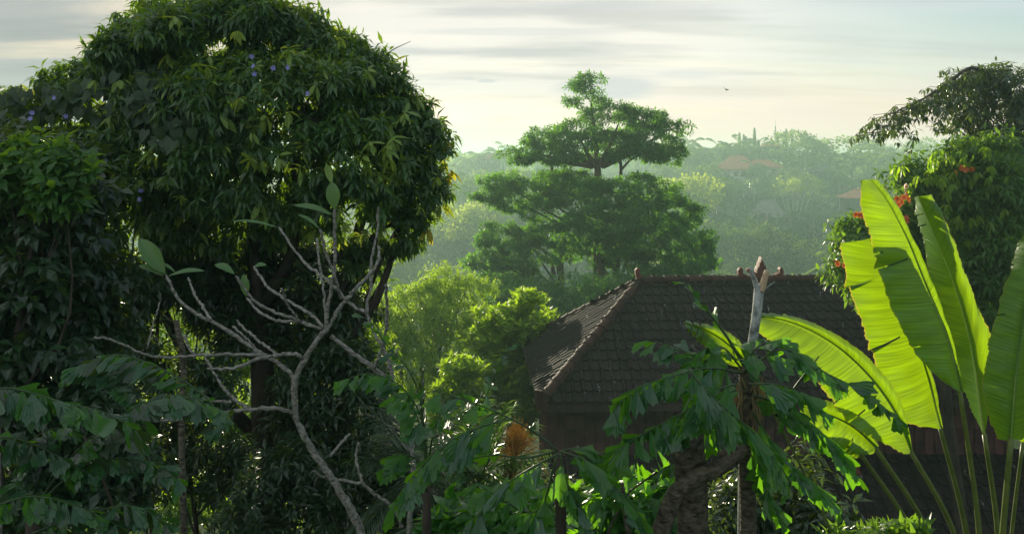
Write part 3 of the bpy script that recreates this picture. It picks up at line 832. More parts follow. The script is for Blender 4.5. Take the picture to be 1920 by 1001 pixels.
LBL_FAR = ('round crowned tree in the haze of the far valley side', 'trees covering the far valley side')
LBL_LIME = ('bright sunlit tree among darker ones on the hazy far valley side', 'bright trees on the far valley side')
LBL_PALM = ('coconut palm with a thin pale trunk on the hazy far valley side', 'coconut palms on the far valley side')
FR = np.random.default_rng(5)
FAR_T = []
def far_forest():
    n = 0
    rows = [(96, 5.5), (106, 6.0), (118, 6.5), (132, 7.0), (148, 7.5), (166, 8.5), (186, 9.0), (208, 10), (232, 10.5), (258, 11), (284, 11.5), (306, 12)]
    for yy, sp in rows:
        x = (735 - 960) / F * yy; xe = (1800 - 960) / F * yy
        while x < xe:
            px = x / yy * F + 960
            step = sp * (.8 + .5 * FR.random())
            hid = (975 < px < 1235) and FR.random() < (.85 if yy < 240 else .35)
            hid = hid or (px > 1640 and yy < 200)
            if not hid:
                x1, y1 = x + FR.normal() * 1.2, yy + FR.normal() * 4
                px1 = x1 / y1 * F + 960
                if 1375 < px1 < 1505 and 138 < y1 < 224: y1 = 226 + FR.random() * 6       # clearing before the pavilion
                r = FR.random()
                pal = .10 if y1 < 180 else .26
                if px1 < 960: pal *= .6
                if r < pal:
                    t = plant_far('coconut_palm', PALMV[FR.integers(3)], x1, y1, 11 + FR.random() * 5, 13, None, 'palm', LBL_PALM[1]); FAR_T.append((t, 'coconut palm', n))
                elif r < pal + .17:
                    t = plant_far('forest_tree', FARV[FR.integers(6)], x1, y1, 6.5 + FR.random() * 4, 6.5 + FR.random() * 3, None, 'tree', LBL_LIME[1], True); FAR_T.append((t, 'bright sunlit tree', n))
                else:
                    t = plant_far('forest_tree', FARV[FR.integers(6)], x1, y1, 6.5 + FR.random() * 5, 7 + FR.random() * 4.5, None, 'tree', LBL_FAR[1]); FAR_T.append((t, 'dark rounded tree', n))
                n += 1
            x += step
    return n
NFAR = far_forest()
def at_px(px, D): return (px - 960) / F * D
# trees that can be told apart
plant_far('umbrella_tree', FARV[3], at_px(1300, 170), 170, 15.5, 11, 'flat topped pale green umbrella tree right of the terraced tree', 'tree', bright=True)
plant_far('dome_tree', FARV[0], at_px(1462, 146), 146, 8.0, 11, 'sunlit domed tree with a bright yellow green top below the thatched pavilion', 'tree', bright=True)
plant_far('great_tree', FARV[0], at_px(1497, 240), 240, 15, 15, 'large rounded tree on the skyline right of the mast', 'tree', z=EYE - 8.2)
plant_far('great_tree', FARV[4], at_px(1595, 250), 250, 14.5, 24, 'broad massive tree on the skyline with a bump on its crown', 'tree', z=EYE - 9.0)
plant_far('great_tree', FARV[2], at_px(1690, 345), 345, 20, 14, 'tall lone mushroom shaped tree standing furthest in the haze', 'tree', z=EYE - 12.5)
plant_far('great_tree', FARV[5], at_px(1738, 280), 280, 14, 16, 'dark rounded skyline tree right of the tall lone tree', 'tree', z=EYE - 9.5)
plant_far('great_tree', FARV[1], at_px(1650, 290), 290, 12, 17, 'low broad skyline tree left of the tall lone tree', 'tree', z=EYE - 9)
plant_far('umbrella_tree', FARV[3], at_px(938, 180), 180, 15, 14, 'spreading pale tree in the mist left of the terraced tree', 'tree')
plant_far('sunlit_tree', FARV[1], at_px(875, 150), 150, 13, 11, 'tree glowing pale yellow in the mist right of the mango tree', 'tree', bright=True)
CY_O = ['first', 'second', 'third', 'fourth', 'fifth', 'sixth']
def CY_L(px):
    l = [1385, 1393, 1401, 1410, 1418, 1425]; r = [1461, 1469, 1477, 1485]
    return f"slender dark columnar tree, {CY_O[5 - l.index(px)]} to the left of the temple roof" if px in l else f"slender dark columnar tree, {CY_O[r.index(px)]} to the right of the temple roof"
for px, hh in ((1385, 9.5), (1393, 9), (1401, 8.5), (1410, 9.5), (1418, 11), (1425, 7.5), (1461, 9.5), (1469, 10.5), (1477, 10), (1485, 9)):
    plant_far('cypress', CYP, at_px(px, 265), 265 + RNG.normal() * 2, hh + 1.5, 6.5, CY_L(px), 'cypress', 'columnar trees around the temple roof', z=EYE - 3.0)
for i, px in enumerate((1258, 1288, 1306, 1322, 1352, 1370, 1378, 1394, 1404, 1432)):
    plant_far('coconut_palm', PALMV[i % 3], at_px(px, 246), 246 + (i % 3) * 4, 15.5 + (i * 7 % 5) * .9, 14, f"{CY_O[i] if i < 6 else ['seventh', 'eighth', 'ninth', 'tenth'][i - 6]} tall coconut palm along the ridge between terraced tree and temple roof", 'palm', 'palms along the far ridge')
for i, px in enumerate((872, 902, 944)):
    plant_far('coconut_palm', PALMV[(i + 1) % 3], at_px(px, 256), 256, 15 + i * .8, 14, f"{CY_O[i]} tall coconut palm along the misty ridge right of the mango tree", 'palm', 'palms along the misty ridge')
def fan_trunk_tree():
    t = empty('pale_trunked_tree', (at_px(1492, 200), 200, float(ground_z(at_px(1492, 200), 200))), 'tree with several bare pale trunks fanning out on the far slope', 'tree')
    tips = []
    for i, (dx, h, bx) in enumerate(((-3.4, 8.5, -1.2), (-2.2, 10, -1.0), (-1.0, 9, -.3), (.9, 9.5, .1), (2.6, 10, .5), (4.6, 9.5, .9))):
        q = MB(); tip = np.array([dx, RNG.normal() * .8, h]); q.tube(curve([[bx * .6, 0, -.5], [bx + dx * .3, 0, h * .45], tip], 8), np.linspace(.20, .08, 8), 6); V, T = q.arrays(); link('trunk', mesh_tri('trunk', V, T, True), M['far_bark'], t); tips.append((tip, np.array([2.3, 2.3, 1.5])))
    c, o = clumped(tips, 110, 9, .6, .5); d = unit(o + RNG.normal(size=o.shape) * .6)
    V, T = leaf_arrays(RHOMB, c, d, np.array([0, 0, 1.]) + RNG.normal(size=o.shape) * .5, .3 + .3 * RNG.random(len(c))); k = link('crown', mesh_tri('crown', V, T), M['farlime'], t); k['kind'] = 'stuff'
fan_trunk_tree()
def far_tops():
    mbs = []
    for i in range(420):
        D = 330 + RNG.random() * 360; px = 720 + RNG.random() * 1150
        mbs.append((at_px(px, D), D))
    p = np.array(mbs); z = ground_z(p[:, 0], p[:, 1])
    C = np.stack([p[:, 0], p[:, 1], z + 3 + RNG.random(len(p)) * 3], 1)
    blobs = [(c, np.array([5, 5, 4.]) * (.8 + .6 * RNG.random())) for c in C]
    idx = np.repeat(np.arange(len(blobs)), 45); d = rdir(len(idx)); d[:, 2] = np.abs(d[:, 2]) * 1.0 - .2
    R = np.array([b[1] for b in blobs])
    pos = C[idx] + d * R[idx]
    V, T = leaf_arrays(RHOMB, pos, unit(d + RNG.normal(size=d.shape) * .6), np.array([0, 0, 1.]) + RNG.normal(size=d.shape) * .5, 2.2 + RNG.random(len(pos)) * 1.5)
    o = link('distant_woods', mesh_tri('distant_woods', V, T), M['far']); o['kind'] = 'stuff'
far_tops()
def valley_scrub():
    n = 26000
    y = 62 + 250 * RNG.random(n) ** 1.1; px = 700 + 1130 * RNG.random(n); x = (px - 960) / F * y
    z = ground_z(x, y); pos = np.stack([x, y, z + RNG.random(n) * 2.2], 1)
    d = unit(RNG.normal(size=(n, 3)) + [0, -.3, .9])
    V, T = leaf_arrays(RHOMB, pos, d, np.array([0, 0, 1.]) + RNG.normal(size=(n, 3)) * .7, (.7 + .9 * RNG.random(n)) * (y / 150) ** .5)
    o = link('valley_undergrowth', mesh_tri('valley_undergrowth', V, T), M['shade']); o['kind'] = 'stuff'
valley_scrub()

def hip_house(name, label, px, py_ridge, D, w, d, h_roof, h_wall, roof_m, wall_m, rot=0.0, ridge=.45, windows=True, crest=False):
    """py_ridge: row of the ridge in the photo; base below it"""
    c = P(px, py_ridge, D); base = c - np.array([0, 0, h_roof + h_wall])
    t = empty(name, base, label, 'house' if name != 'thatched_pavilion' else 'pavilion')
    t.rotation_euler = (0, 0, rot)
    hw, hd = w / 2, d / 2; rw = hw * ridge
    mb = MB(); z0, z1 = h_wall, h_wall + h_roof
    A, B, C_, D_ = [np.array(v, float) for v in ((-hw, -hd, z0), (hw, -hd, z0), (hw, hd, z0), (-hw, hd, z0))]
    E1, E2 = np.array([-rw, 0, z1]), np.array([rw, 0, z1])
    def mid(a, b, s=.45): q = a * (1 - s) + b * s; q[2] -= h_roof * .07; return q
    for a, b, e, f in ((A, B, E1, E2), (C_, D_, E2, E1)):
        ma, mb_ = mid(a, e), mid(b, f); mb.quad(a, b, mb_, ma); mb.quad(ma, mb_, f, e)
    for a, b, e in ((B, C_, E2), (D_, A, E1)):
        ma, mb_ = mid(a, e), mid(b, e); mb.quad(a, b, mb_, ma); mb.add([ma, mb_, e], [(0, 1, 2)])
    mb.quad(D_ - [0, 0, .15], C_ - [0, 0, .15], B - [0, 0, .15], A - [0, 0, .15])
    for a, b in ((A, B), (B, C_), (C_, D_), (D_, A)): mb.quad(a - [0, 0, .15], b - [0, 0, .15], b, a)
    V, T = mb.arrays(); r = link('roof', mesh_tri('roof', V, T), roof_m, t)
    cm = MB(); cm.tube([E1 + [0, 0, .05], E2 + [0, 0, .05]], .18, 6)
    if crest: cm.tube([[0, 0, z1], [0, 0, z1 + .5], [0, 0, z1 + 1.3]], [.35, .28, .03], 6)
    V, T = cm.arrays(); link('ridge_cap', mesh_tri('ridge_cap', V, T), roof_m, r)
    wm = MB(); wm.box((0, 0, h_wall / 2 - .1), (w * .8, d * .8, h_wall + .1)); V, T = wm.arrays(); wl = link('wall', mesh_tri('wall', V, T), wall_m, t)
    if windows:
        n = max(2, int(w / 3))
        for i in range(n):
            q = MB(); q.box(((i + .5) / n * w * .7 - w * .35, -d * .4, h_wall * .5), (w * .7 / n * .5, .12, h_wall * .5)); V, T = q.arrays()
            link('window', mesh_tri('window', V, T), M['dark_open'], wl)
    return t
hip_house('far_house', 'orange tiled roof low on the far slope behind the tall paddle leaf', 1618, 356, 195, 10, 7, 1.6, 3.2, M['orange_roof'], M['plaster'])
hip_house('far_house', 'steep orange hipped roof under the ridge left of the columnar trees', 1382, 293, 235, 10, 8, 3.4, 2.6, M['orange_roof'], M['white_wall'], .3)
hip_house('far_house', 'long low orange roof right of the steep orange one', 1428, 301, 236, 10, 7, 1.7, 2.6, M['orange_roof'], M['ochre_wall'])
hip_house('temple_building', 'dark hall with a crested orange roof among columnar trees on the ridge', 1446, 264, 262, 6.5, 6, 1.7, 4.5, M['orange_roof'], M['plaster'], 0, .15, True, True)
hip_house('far_house', 'pale flat roofed house under palms at the hazy left of the ridge', 1327, 279, 262, 7, 6, .7, 3.4, M['grey_roof'], M['white_wall'], 0, .8)
hip_house('far_house', 'small red roofed house beneath the lone skyline tree', 1664, 284, 300, 8, 7, 2.4, 3, M['orange_roof'], M['white_wall'], .5)
hip_house('far_house', 'grey roofed house on the right of the far slope', 1538, 311, 240, 9, 7, 1.5, 3, M['grey_roof'], M['plaster'])
hip_house('far_house', 'faded red roof in the mist left of the terraced tree', 915, 288, 260, 9, 7, 1.8, 3, M['orange_roof'], M['white_wall'])
hip_house('shrine', 'small ochre shrine with a dark doorway on the far slope', 1572, 328, 225, 3.2, 3, 1.0, 3.2, M['orange_roof'], M['orange_roof'], 0, .3)
pv = hip_house('thatched_pavilion', 'thatched pavilion with open pale front in the mist above the sunlit dome tree', 1440, 376, 205, 7.6, 6.5, 3.6, 2.3, M['grey_roof'], M['ochre_wall'], 0, .42, False)
for i, x in enumerate((-2.9, -.1, 2.6)):
    q = MB(); q.box((x, -3.0, 1.1), (.28, .28, 2.4)); V, T = q.arrays(); link('post', mesh_tri('post', V, T), M['plaster'], pv)
q = MB(); q.box((0, -.2, -.6), (7.4, 6.4, 1.0)); V, T = q.arrays(); link('plinth', mesh_tri('plinth', V, T), M['grey_roof'], pv)
def mast():
    t = empty('radio_mast', P(1454, 300, 420), 'thin lattice radio mast rising from the ridge beside the temple roof', 'mast')
    mb = MB(); H = 16.
    for a in range(3):
        th = a * 2.094; mb.tube([[.55 * math.cos(th), .55 * math.sin(th), -3], [.16 * math.cos(th), .16 * math.sin(th), H]], .12, 5)
    for i in range(12):
        z = i / 12 * H; r = .55 - .39 * i / 12
        for a in range(3):
            p, q = a * 2.094, (a + 1) * 2.094; mb.tube([[r * math.cos(p), r * math.sin(p), z], [r * math.cos(q), r * math.sin(q), z + 1.2]], .06, 4)
    mb.tube([[0, 0, H], [0, 0, H + 3]], .06, 5)
    V, T = mb.arrays(); link('lattice', mesh_tri('lattice', V, T), M['metal'], t)
mast()

# ------------------------------------------------------------------ terraced tree behind the roof
D0 = 40
tb = [blob(*a) for a in (
    (1105, 158, D0, 32, 20), (1100, 190, D0, 36, 22), (1140, 215, D0, 50, 24), (1112, 235, D0, 45, 24),
    (1000, 285, D0, 48, 20), (1040, 262, D0 + .8, 56, 26), (1085, 255, D0 - .8, 60, 28), (1160, 232, D0, 62, 30), (1215, 225, D0 + .5, 48, 26), (1255, 242, D0, 34, 22), (1210, 270, D0 - .8, 60, 26), (1245, 283, D0, 36, 18), (970, 297, D0, 30, 11), (1150, 268, D0 + 1, 60, 22),
    (945, 342, D0, 46, 20), (965, 375, D0, 52, 26), (1010, 355, D0 - 1, 66, 34), (1060, 350, D0 + 1, 70, 34), (1110, 375, D0 - 1.4, 78, 38), (1180, 365, D0 - 1, 80, 40), (1235, 360, D0, 54, 34), (1265, 400, D0, 48, 32), (1150, 410, D0 - 1.8, 84, 36), (1215, 415, D0 - 1, 70, 38), (1040, 405, D0 - 1, 62, 30), (1290, 415, D0 + .5, 28, 18),
    (985, 440, D0, 46, 20), (1035, 432, D0 - .5, 60, 28), (1100, 435, D0 - 1.5, 66, 28), (1185, 448, D0 - 1.2, 76, 34), (1245, 455, D0 - .6, 66, 38), (1290, 478, D0, 50, 28), (1320, 488, D0 + .3, 28, 16), (925, 487, D0, 54, 20), (975, 480, D0 - .5, 58, 26), (1240, 495, D0 - .8, 76, 30), (890, 490, D0 + .5, 26, 10), (960, 512, D0, 60, 20), (1040, 292, D0 - .4, 56, 13), (1195, 290, D0 - .4, 66, 14), (1255, 292, D0, 30, 14), (1100, 300, D0 + 1, 50, 12), (945, 440, D0 + .3, 50, 30), (1000, 470, D0 - .9, 60, 26), (1130, 470, D0 + 1.2, 90, 30), (1300, 450, D0, 34, 24), (920, 365, D0 + .3, 34, 20))]
tier = empty('terraced_tree', gz(P(1125, 500, D0)), 'tall tree with flat tiers of foliage standing behind the tiled roof', 'tree')
def tier_trunks():
    z0 = parent_world(tier)
    b = np.array(z0); 
    tp = curve([b, P(1124, 540, D0), P(1123, 440, D0), P(1121, 330, D0), P(1118, 280, D0), P(1108, 190, D0)], 18)
    mb = MB(); mb.tube(tp, np.concatenate([np.linspace(.36, .24, 11), np.linspace(.22, .03, 7)]), 9, jitter=.1); mb.build('trunk', M['warm_bark'], tier, True)
    def br(pts, r0, r1):
        q = MB(); q.tube(curve(pts, 8), np.linspace(r0, r1, 8), 6, jitter=.1); q.build('branch', M['warm_bark'], tier, True)
    for c, px, py in ((4, 1000, 287), (5, 1040, 268), (6, 1080, 262), (7, 1160, 245), (8, 1215, 232), (9, 1255, 250), (10, 1210, 275)):
        s = P(1120 + (px - 1120) * .08, 312, D0 - .2); e = tb[c][0]
        br([s, s * .55 + e * .45 + np.array([0, 0, -.1]), e], .13, .03)
    for c in range(14, 26):
        s = P(1123, 440 - 4 * (c - 14), D0); e = tb[c][0]
        br([s, s * .5 + e * .5 + np.array([0, 0, -.25]), e], .075, .02)
    for c in range(26, 38):
        s = P(1052 if tb[c][0][0] / D0 * F + 960 < 1090 else 1156, 545, D0 + .4); e = tb[c][0]
        br([s, s * .5 + e * .5 + np.array([0, 0, -.1]), e], .07, .02)
    # secondary stems beside the main one
    for pts, r in (([(1052, 540), (1052, 470), (1062, 420)], .16), ([(1040, 520), (1028, 478), (1000, 455)], .10), ([(1155, 520), (1158, 465), (1160, 410)], .17), ([(1163, 345), (1164, 310), (1160, 285)], .09), ([(1163, 320), (1185, 298), (1215, 285)], .06), ([(1036, 345), (1035, 315), (1030, 290)], .09)):
        br([P(*p, D0 + .5) for p in pts], r, r * .6)
tier_trunks()
c, o = clumped(tb, 900, 13, .46, .62, 1.0, .7, .36)
c2, o2 = scatter(tb, 900, .1, .8, 0)
c = np.concatenate([c, c2]); o = np.concatenate([o, o2])
crown('crown', tier, M['tier'], [(LANCE, *sprays(c, o, 7, .215, .25, 1.0, up=.5))])

# smaller dark trees at its foot
tree('understory_tree', 'dark green tree filling the hollow left of the tiled roof', 'tree', [blob(*a) for a in ((1010, 560, 36, 75, 34), (1080, 545, 36, 80, 30), (1130, 570, 36, 70, 40), (1050, 590, 35, 90, 36), (950, 545, 37, 60, 24))], gz(P(1060, 600, 36)), .2, M['bark'], M['tier'], .2, 1500, 7, clump=.5)
tree('understory_tree', 'dark green tree behind the roof ridge under the terraced tree', 'tree', [blob(*a) for a in ((1190, 535, 37, 60, 28), (1250, 535, 38, 70, 26), (1310, 530, 39, 50, 20), (1150, 545, 37, 40, 30))], gz(P(1230, 600, 37)), .18, M['bark'], M['tier'], .2, 900, 7, clump=.5)

# ------------------------------------------------------------------ sunlit trees and bushes in the middle distance
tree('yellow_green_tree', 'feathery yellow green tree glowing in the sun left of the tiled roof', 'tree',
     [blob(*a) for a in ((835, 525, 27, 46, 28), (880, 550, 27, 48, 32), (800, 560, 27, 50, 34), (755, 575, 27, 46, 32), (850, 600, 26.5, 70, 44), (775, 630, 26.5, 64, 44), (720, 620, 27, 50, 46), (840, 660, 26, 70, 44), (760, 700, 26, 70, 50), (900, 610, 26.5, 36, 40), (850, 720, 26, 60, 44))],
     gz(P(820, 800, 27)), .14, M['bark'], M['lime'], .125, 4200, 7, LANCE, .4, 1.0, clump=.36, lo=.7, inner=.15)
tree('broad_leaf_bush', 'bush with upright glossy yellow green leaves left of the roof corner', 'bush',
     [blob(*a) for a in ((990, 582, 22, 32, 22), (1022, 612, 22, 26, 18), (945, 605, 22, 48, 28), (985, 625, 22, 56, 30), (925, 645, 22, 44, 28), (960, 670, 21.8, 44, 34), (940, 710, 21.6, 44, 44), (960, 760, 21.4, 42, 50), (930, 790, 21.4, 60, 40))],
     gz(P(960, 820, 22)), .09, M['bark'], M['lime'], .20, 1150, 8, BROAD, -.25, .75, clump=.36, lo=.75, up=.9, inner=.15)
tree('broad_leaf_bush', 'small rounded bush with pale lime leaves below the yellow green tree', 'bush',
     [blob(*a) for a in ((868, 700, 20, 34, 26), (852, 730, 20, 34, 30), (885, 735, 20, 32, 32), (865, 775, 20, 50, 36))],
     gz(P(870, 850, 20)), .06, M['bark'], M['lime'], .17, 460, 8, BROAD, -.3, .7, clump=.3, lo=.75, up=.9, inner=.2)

# every far tree is named from the nearest thing one can find, counted outwards from it
SKIP_FAR = {3, 4, 5, 6, 10, 11, 12, 13, 14, 30, 40, 56, 66, 67, 68, 69, 70, 72, 78, 79, 80, 84, 85, 87, 91, 92, 93, 94, 100, 101, 106, 107, 108, 116, 118, 120, 121, 122}   # wholly behind other things
def label_far():
    for t, kind, n in [q for q in FAR_T if q[2] in SKIP_FAR]:
        for ch in list(t.children): bpy.data.objects.remove(ch)
        bpy.data.objects.remove(t)
    FAR_T[:] = [q for q in FAR_T if q[2] not in SKIP_FAR]
    marks = [('terraced tree', 1120, 330), ('thatched pavilion', 1440, 395), ('temple roof', 1446, 268), ('sunlit dome tree', 1462, 475), ('low orange roof', 1618, 362),
             ('flat topped umbrella tree', 1300, 345), ('steep orange roof', 1382, 300), ('mango tree', 835, 290), ('flowering tulip tree', 1660, 430), ('small red roof', 1664, 295),
             ('misty spreading tree', 938, 330), ('glowing misty tree', 875, 420), ('long low orange roof', 1428, 305), ('grey far roof', 1538, 315), ('ochre shrine', 1572, 335), ('pale far house', 1327, 282), ('roof ridge crown', 1430, 510), ('faded red roof', 915, 292)]
    ordn = ['nearest', 'second', 'third', 'fourth', 'fifth', 'sixth', 'seventh', 'eighth', 'ninth', 'tenth', 'eleventh', 'twelfth']
    bins = {}
    for t, kind, n in FAR_T:
        x, y, z = t.location; z = z + .65 * t.scale[2]; px, py = x / y * F + 960, PXH - (z - EYE) / y * F
        m = min(marks, key=lambda k: (k[1] - px) ** 2 + ((k[2] - py) * 1.6) ** 2)
        dx, dy = px - m[1], py - m[2]
        rel = ('to the right of' if dx > 0 else 'to the left of') if abs(dx) > abs(dy) * 1.3 else ('just below' if dy > 0 else 'just above')
        bins.setdefault((kind, m[0], rel), []).append((math.hypot(dx, dy), t))
    for (kind, m, rel), ts in bins.items():
        for i, (d, t) in enumerate(sorted(ts, key=lambda q: q[0])):
            t['label'] = f"{ordn[min(i, 11)]} {kind} {rel} the {m}"
label_far()

# ------------------------------------------------------------------ the big mango tree
DM = 13.0
mb_ = [blob(*a) for a in (
    (425, 62, DM, 130, 70), (330, 90, DM + .3, 92, 68), (520, 66, DM, 74, 62), (245, 160, DM + .3, 78, 66), (620, 140, DM, 92, 82), (690, 180, DM, 86, 74), (745, 232, DM, 68, 66),
    (785, 285, DM, 50, 64), (770, 350, DM, 60, 64), (735, 420, DM, 56, 46), (690, 470, DM + .2, 50, 34), (560, 200, DM - .9, 120, 95), (430, 190, DM - 1.0, 120, 90), (320, 210, DM - .7, 100, 85),
    (640, 290, DM - 1.0, 105, 90), (520, 320, DM - 1.2, 120, 80), (390, 320, DM - 1.1, 110, 80), (260, 300, DM - .6, 100, 90), (170, 220, DM, 90, 62), (90, 240, DM + .1, 90, 56), (20, 240, DM + .2, 80, 66), (130, 330, DM - .5, 110, 80),
    (650, 390, DM - .8, 90, 58), (560, 420, DM - .4, 70, 40), (430, 430, DM - .5, 60, 36), (330, 410, DM - .6, 80, 50), (230, 420, DM - .5, 80, 60))]
for _i in range(26):                                    # uneven bulges that break the dome
    _t = RNG.random() * 2.15 + .1; _k = RNG.random()
    mb_.insert(0, blob(425 + 318 * math.cos(_t) * (.9 + .16 * _k), 330 - 300 * math.sin(_t) * (.92 + .14 * _k), DM + RNG.normal() * .5, 26 + 34 * RNG.random(), 24 + 26 * RNG.random(), .45))
mb_.insert(0, blob(150, 158, DM, 64, 44)); mb_.insert(0, blob(60, 196, DM, 60, 30))
mango = empty('mango_tree', gz(P(490, 900, DM + .6)), 'huge mango tree with drooping whorls of leaves hiding the sun', 'tree')
limbs(mango, parent_world(mango), P(470, 330, DM + .3), mb_[28:42], .26, M['bark'], None, 9, 'branch', .34)
up_, lo_ = mb_[:-5], mb_[-5:]
c, o = clumped(up_, 760, 10, .25, .60, 1.05, .74)
c2, o2 = scatter(up_, 520, .1, .85, 0)
c3, o3 = clumped(lo_, 64, 9, .26, .5, 1.0, .5)
c4, o4 = scatter(up_, 160, 1.04, 1.16, .95)          # shoots that stand out of the crown
c = np.concatenate([c, c2, c3, c4]); o = np.concatenate([o, o2, o3, o4])
crown('crown', mango, M['mango'], [(LANCE_N, *sprays(c, o, 10, .172, .75, .85, .45))])
# pale young leaves hanging in tassels at the twig ends: each tassel a part
def tassel_mesh(n, L_, droop, mat):
    cz = np.zeros((1, 3)); oz = np.array([[0, -.4, .5]])
    V, T = leaf_arrays(fine_leaf(.17, .03, .25, 3), *sprays(cz, oz, n, L_, droop, .75, .25, up=.1))
    me = mesh_tri('young_leaf_tassel', V, T); me.materials.append(mat); return me
TAS = [tassel_mesh(n, L_, dr, M['flush']) for n, L_, dr in ((7, .21, 1.3), (9, .19, 1.0), (6, .23, 1.6), (8, .20, 1.2), (10, .18, .9))]
p, oo = scatter(mb_, 1100, .94, 1.08, .97)
front = (oo[:, 1] < .35); p = p[front]; oo = oo[front]
pxs = p[:, 0] / p[:, 1] * F + 960
p = p[(RNG.random(len(p)) < np.where(pxs > 640, .9, .7))][:276]
explicit = [(395, 150), (450, 180), (500, 215), (470, 250), (735, 320), (820, 330), (790, 390), (300, 60), (560, 240), (650, 245), (610, 130), (690, 130), (360, 285), (230, 150), (270, 200), (180, 150), (760, 210), (540, 90), (330, 30), (440, 60), (640, 70), (585, 330), (490, 300)]
p = np.concatenate([p, np.array([P(x, y, DM - 1.9 + abs(x - 450) / 330 * .9) for x, y in explicit])])
for q in p:
    ob = bpy.data.objects.new('young_leaf_tassel', TAS[RNG.integers(5)]); COL.objects.link(ob); ob.parent = mango
    ob.location = Vector(q) - parent_world(mango); ob.rotation_euler = (RNG.normal() * .25, RNG.normal() * .25, RNG.random() * 6.28); s = .55 + RNG.random() * .55; ob.scale = (s, s, s)
tw = MB(); tw.tube(curve([P(700, 130, DM), P(735, 95, DM), P(770, 78, DM)], 8), np.linspace(.012, .004, 8), 5); tw.build('twig', M['bark'], mango)
yl = tassel_mesh(5, .2, 1.5, M['yellow'])
for x, y in ((806, 428), (840, 265), (845, 318)):
    ob = bpy.data.objects.new('yellow_leaf_tassel', yl); COL.objects.link(ob); ob.parent = mango; ob.location = Vector(P(x, y, DM - .2)) - parent_world(mango); ob.rotation_euler.z = RNG.random() * 6; ob['label'] = 'yellowed hanging leaves'

# climbing vine with heart shaped leaves and lilac flowers over the mango's left side
vine = empty('flowering_vine', gz(P(250, 900, 11.6)), 'climbing vine with broad heart shaped leaves and lilac flowers draped over the mango tree', 'vine')
vb_ = [blob(*a) for a in ((300, 190, 11.9, 70, 50), (260, 150, 12.2, 60, 30), (350, 250, 11.6, 70, 36), (190, 110 + 70, 12.2, 60, 36), (70, 190, 12.2, 70, 30))]
vs = MB(); vs.tube(curve([parent_world(vine), P(240, 560, 12), P(270, 320, 11.8), P(300, 200, 11.8)], 14), np.linspace(.03, .01, 14), 6); vs.build('stem', M['stem'], vine, True)
c, o = scatter(vb_, 330, .8, 1.1, .4)
n = len(c); al = unit(np.array([0, -.25, -1.0]) + RNG.normal(size=(n, 3)) * .35); nr = unit(np.array([0, -1, .35]) + RNG.normal(size=(n, 3)) * .4)
crown('foliage', vine, M['vine'], [(HEART, c, al, nr, .13 + .08 * RNG.random(n))])
def flower_mesh(name, n, r, mat):
    a = np.arange(n) * 2 * math.pi / n
    al = np.stack([np.cos(a), np.sin(a) * .0 - .35, np.sin(a)], 1); nr = np.tile([0, -1., 0], (n, 1))
    V, T = leaf_arrays(fine_leaf(.42, .06, .15, 3), np.zeros((n, 3)), al, nr, np.full(n, r)); me = mesh_tri(name, V, T); me.materials.append(mat); return me
BF = flower_mesh('flower', 5, .036, M['blue'])
for x, y in ((188, 305), (199, 303), (264, 357), (262, 374), (475, 125), (477, 139), (472, 106), (540, 127), (577, 176), (57, 223), (60, 212), (123, 218), (102, 184), (512, 128)):
    ob = bpy.data.objects.new('flower', BF); COL.objects.link(ob); ob.parent = vine
    ob.location = Vector(P(x, y, 10.9 if 150 < x < 600 else 11.6)) - parent_world(vine); ob.rotation_euler = (RNG.normal() * .4, RNG.random() * 6, RNG.normal() * .4)

# darker trees on the left, nearer and in the mango's shade
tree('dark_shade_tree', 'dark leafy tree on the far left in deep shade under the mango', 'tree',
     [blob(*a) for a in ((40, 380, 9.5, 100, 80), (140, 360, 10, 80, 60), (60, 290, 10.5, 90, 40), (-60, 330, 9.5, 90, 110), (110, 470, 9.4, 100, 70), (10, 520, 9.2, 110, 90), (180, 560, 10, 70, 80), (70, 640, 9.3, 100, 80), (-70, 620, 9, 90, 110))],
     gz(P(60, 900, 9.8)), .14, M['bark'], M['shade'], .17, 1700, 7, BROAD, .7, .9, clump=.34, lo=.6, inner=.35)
tree('skylit_crown_top', 'top of the dark left edge tree, coloured brighter for sky light falling on it', 'tree',
     [blob(*a) for a in ((60, 295, 9.0, 70, 26), (130, 310, 9.0, 60, 24), (20, 335, 8.9, 60, 30), (110, 360, 8.9, 60, 26))],
     gz(P(50, 900, 9.2)), .05, M['bark'], M['green'], .15, 330, 7, BROAD, .4, .9, clump=.2, inner=.1)  # separate crown in brighter leaf colour, imitating sky light on the dark tree's top
# dim foliage filling the space under the mango
def thicket(label, D, blobs, mat, leaf, n, tmpl=LANCE, droop=.5, clump=.3, lo=.6, name='understory_shrub'):
    bl = [blob(px, py, D + RNG.normal() * .2, rx, ry) for px, py, rx, ry in blobs]
    b0 = np.mean([b[0] for b in bl], 0); b0 = gz(b0)
    return tree(name, label, 'shrub', bl, b0, .05, M['bark'], mat, leaf, n, 7, tmpl, droop, .95, clump=clump, lo=lo, inner=.25)
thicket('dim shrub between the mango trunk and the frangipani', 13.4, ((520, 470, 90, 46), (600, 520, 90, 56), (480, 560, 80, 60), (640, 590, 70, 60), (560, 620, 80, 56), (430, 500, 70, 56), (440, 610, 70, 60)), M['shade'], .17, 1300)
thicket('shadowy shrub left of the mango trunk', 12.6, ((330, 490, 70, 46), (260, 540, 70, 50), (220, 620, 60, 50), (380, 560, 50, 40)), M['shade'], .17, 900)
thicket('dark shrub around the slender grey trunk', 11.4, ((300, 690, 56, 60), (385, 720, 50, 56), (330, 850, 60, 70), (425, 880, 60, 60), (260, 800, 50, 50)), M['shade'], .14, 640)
thicket('dark leafy shrub behind the frangipani stems', 12.2, ((600, 720, 80, 60), (670, 690, 60, 60), (680, 800, 70, 60), (560, 790, 60, 60), (620, 860, 90, 50)), M['shade'], .16, 820)
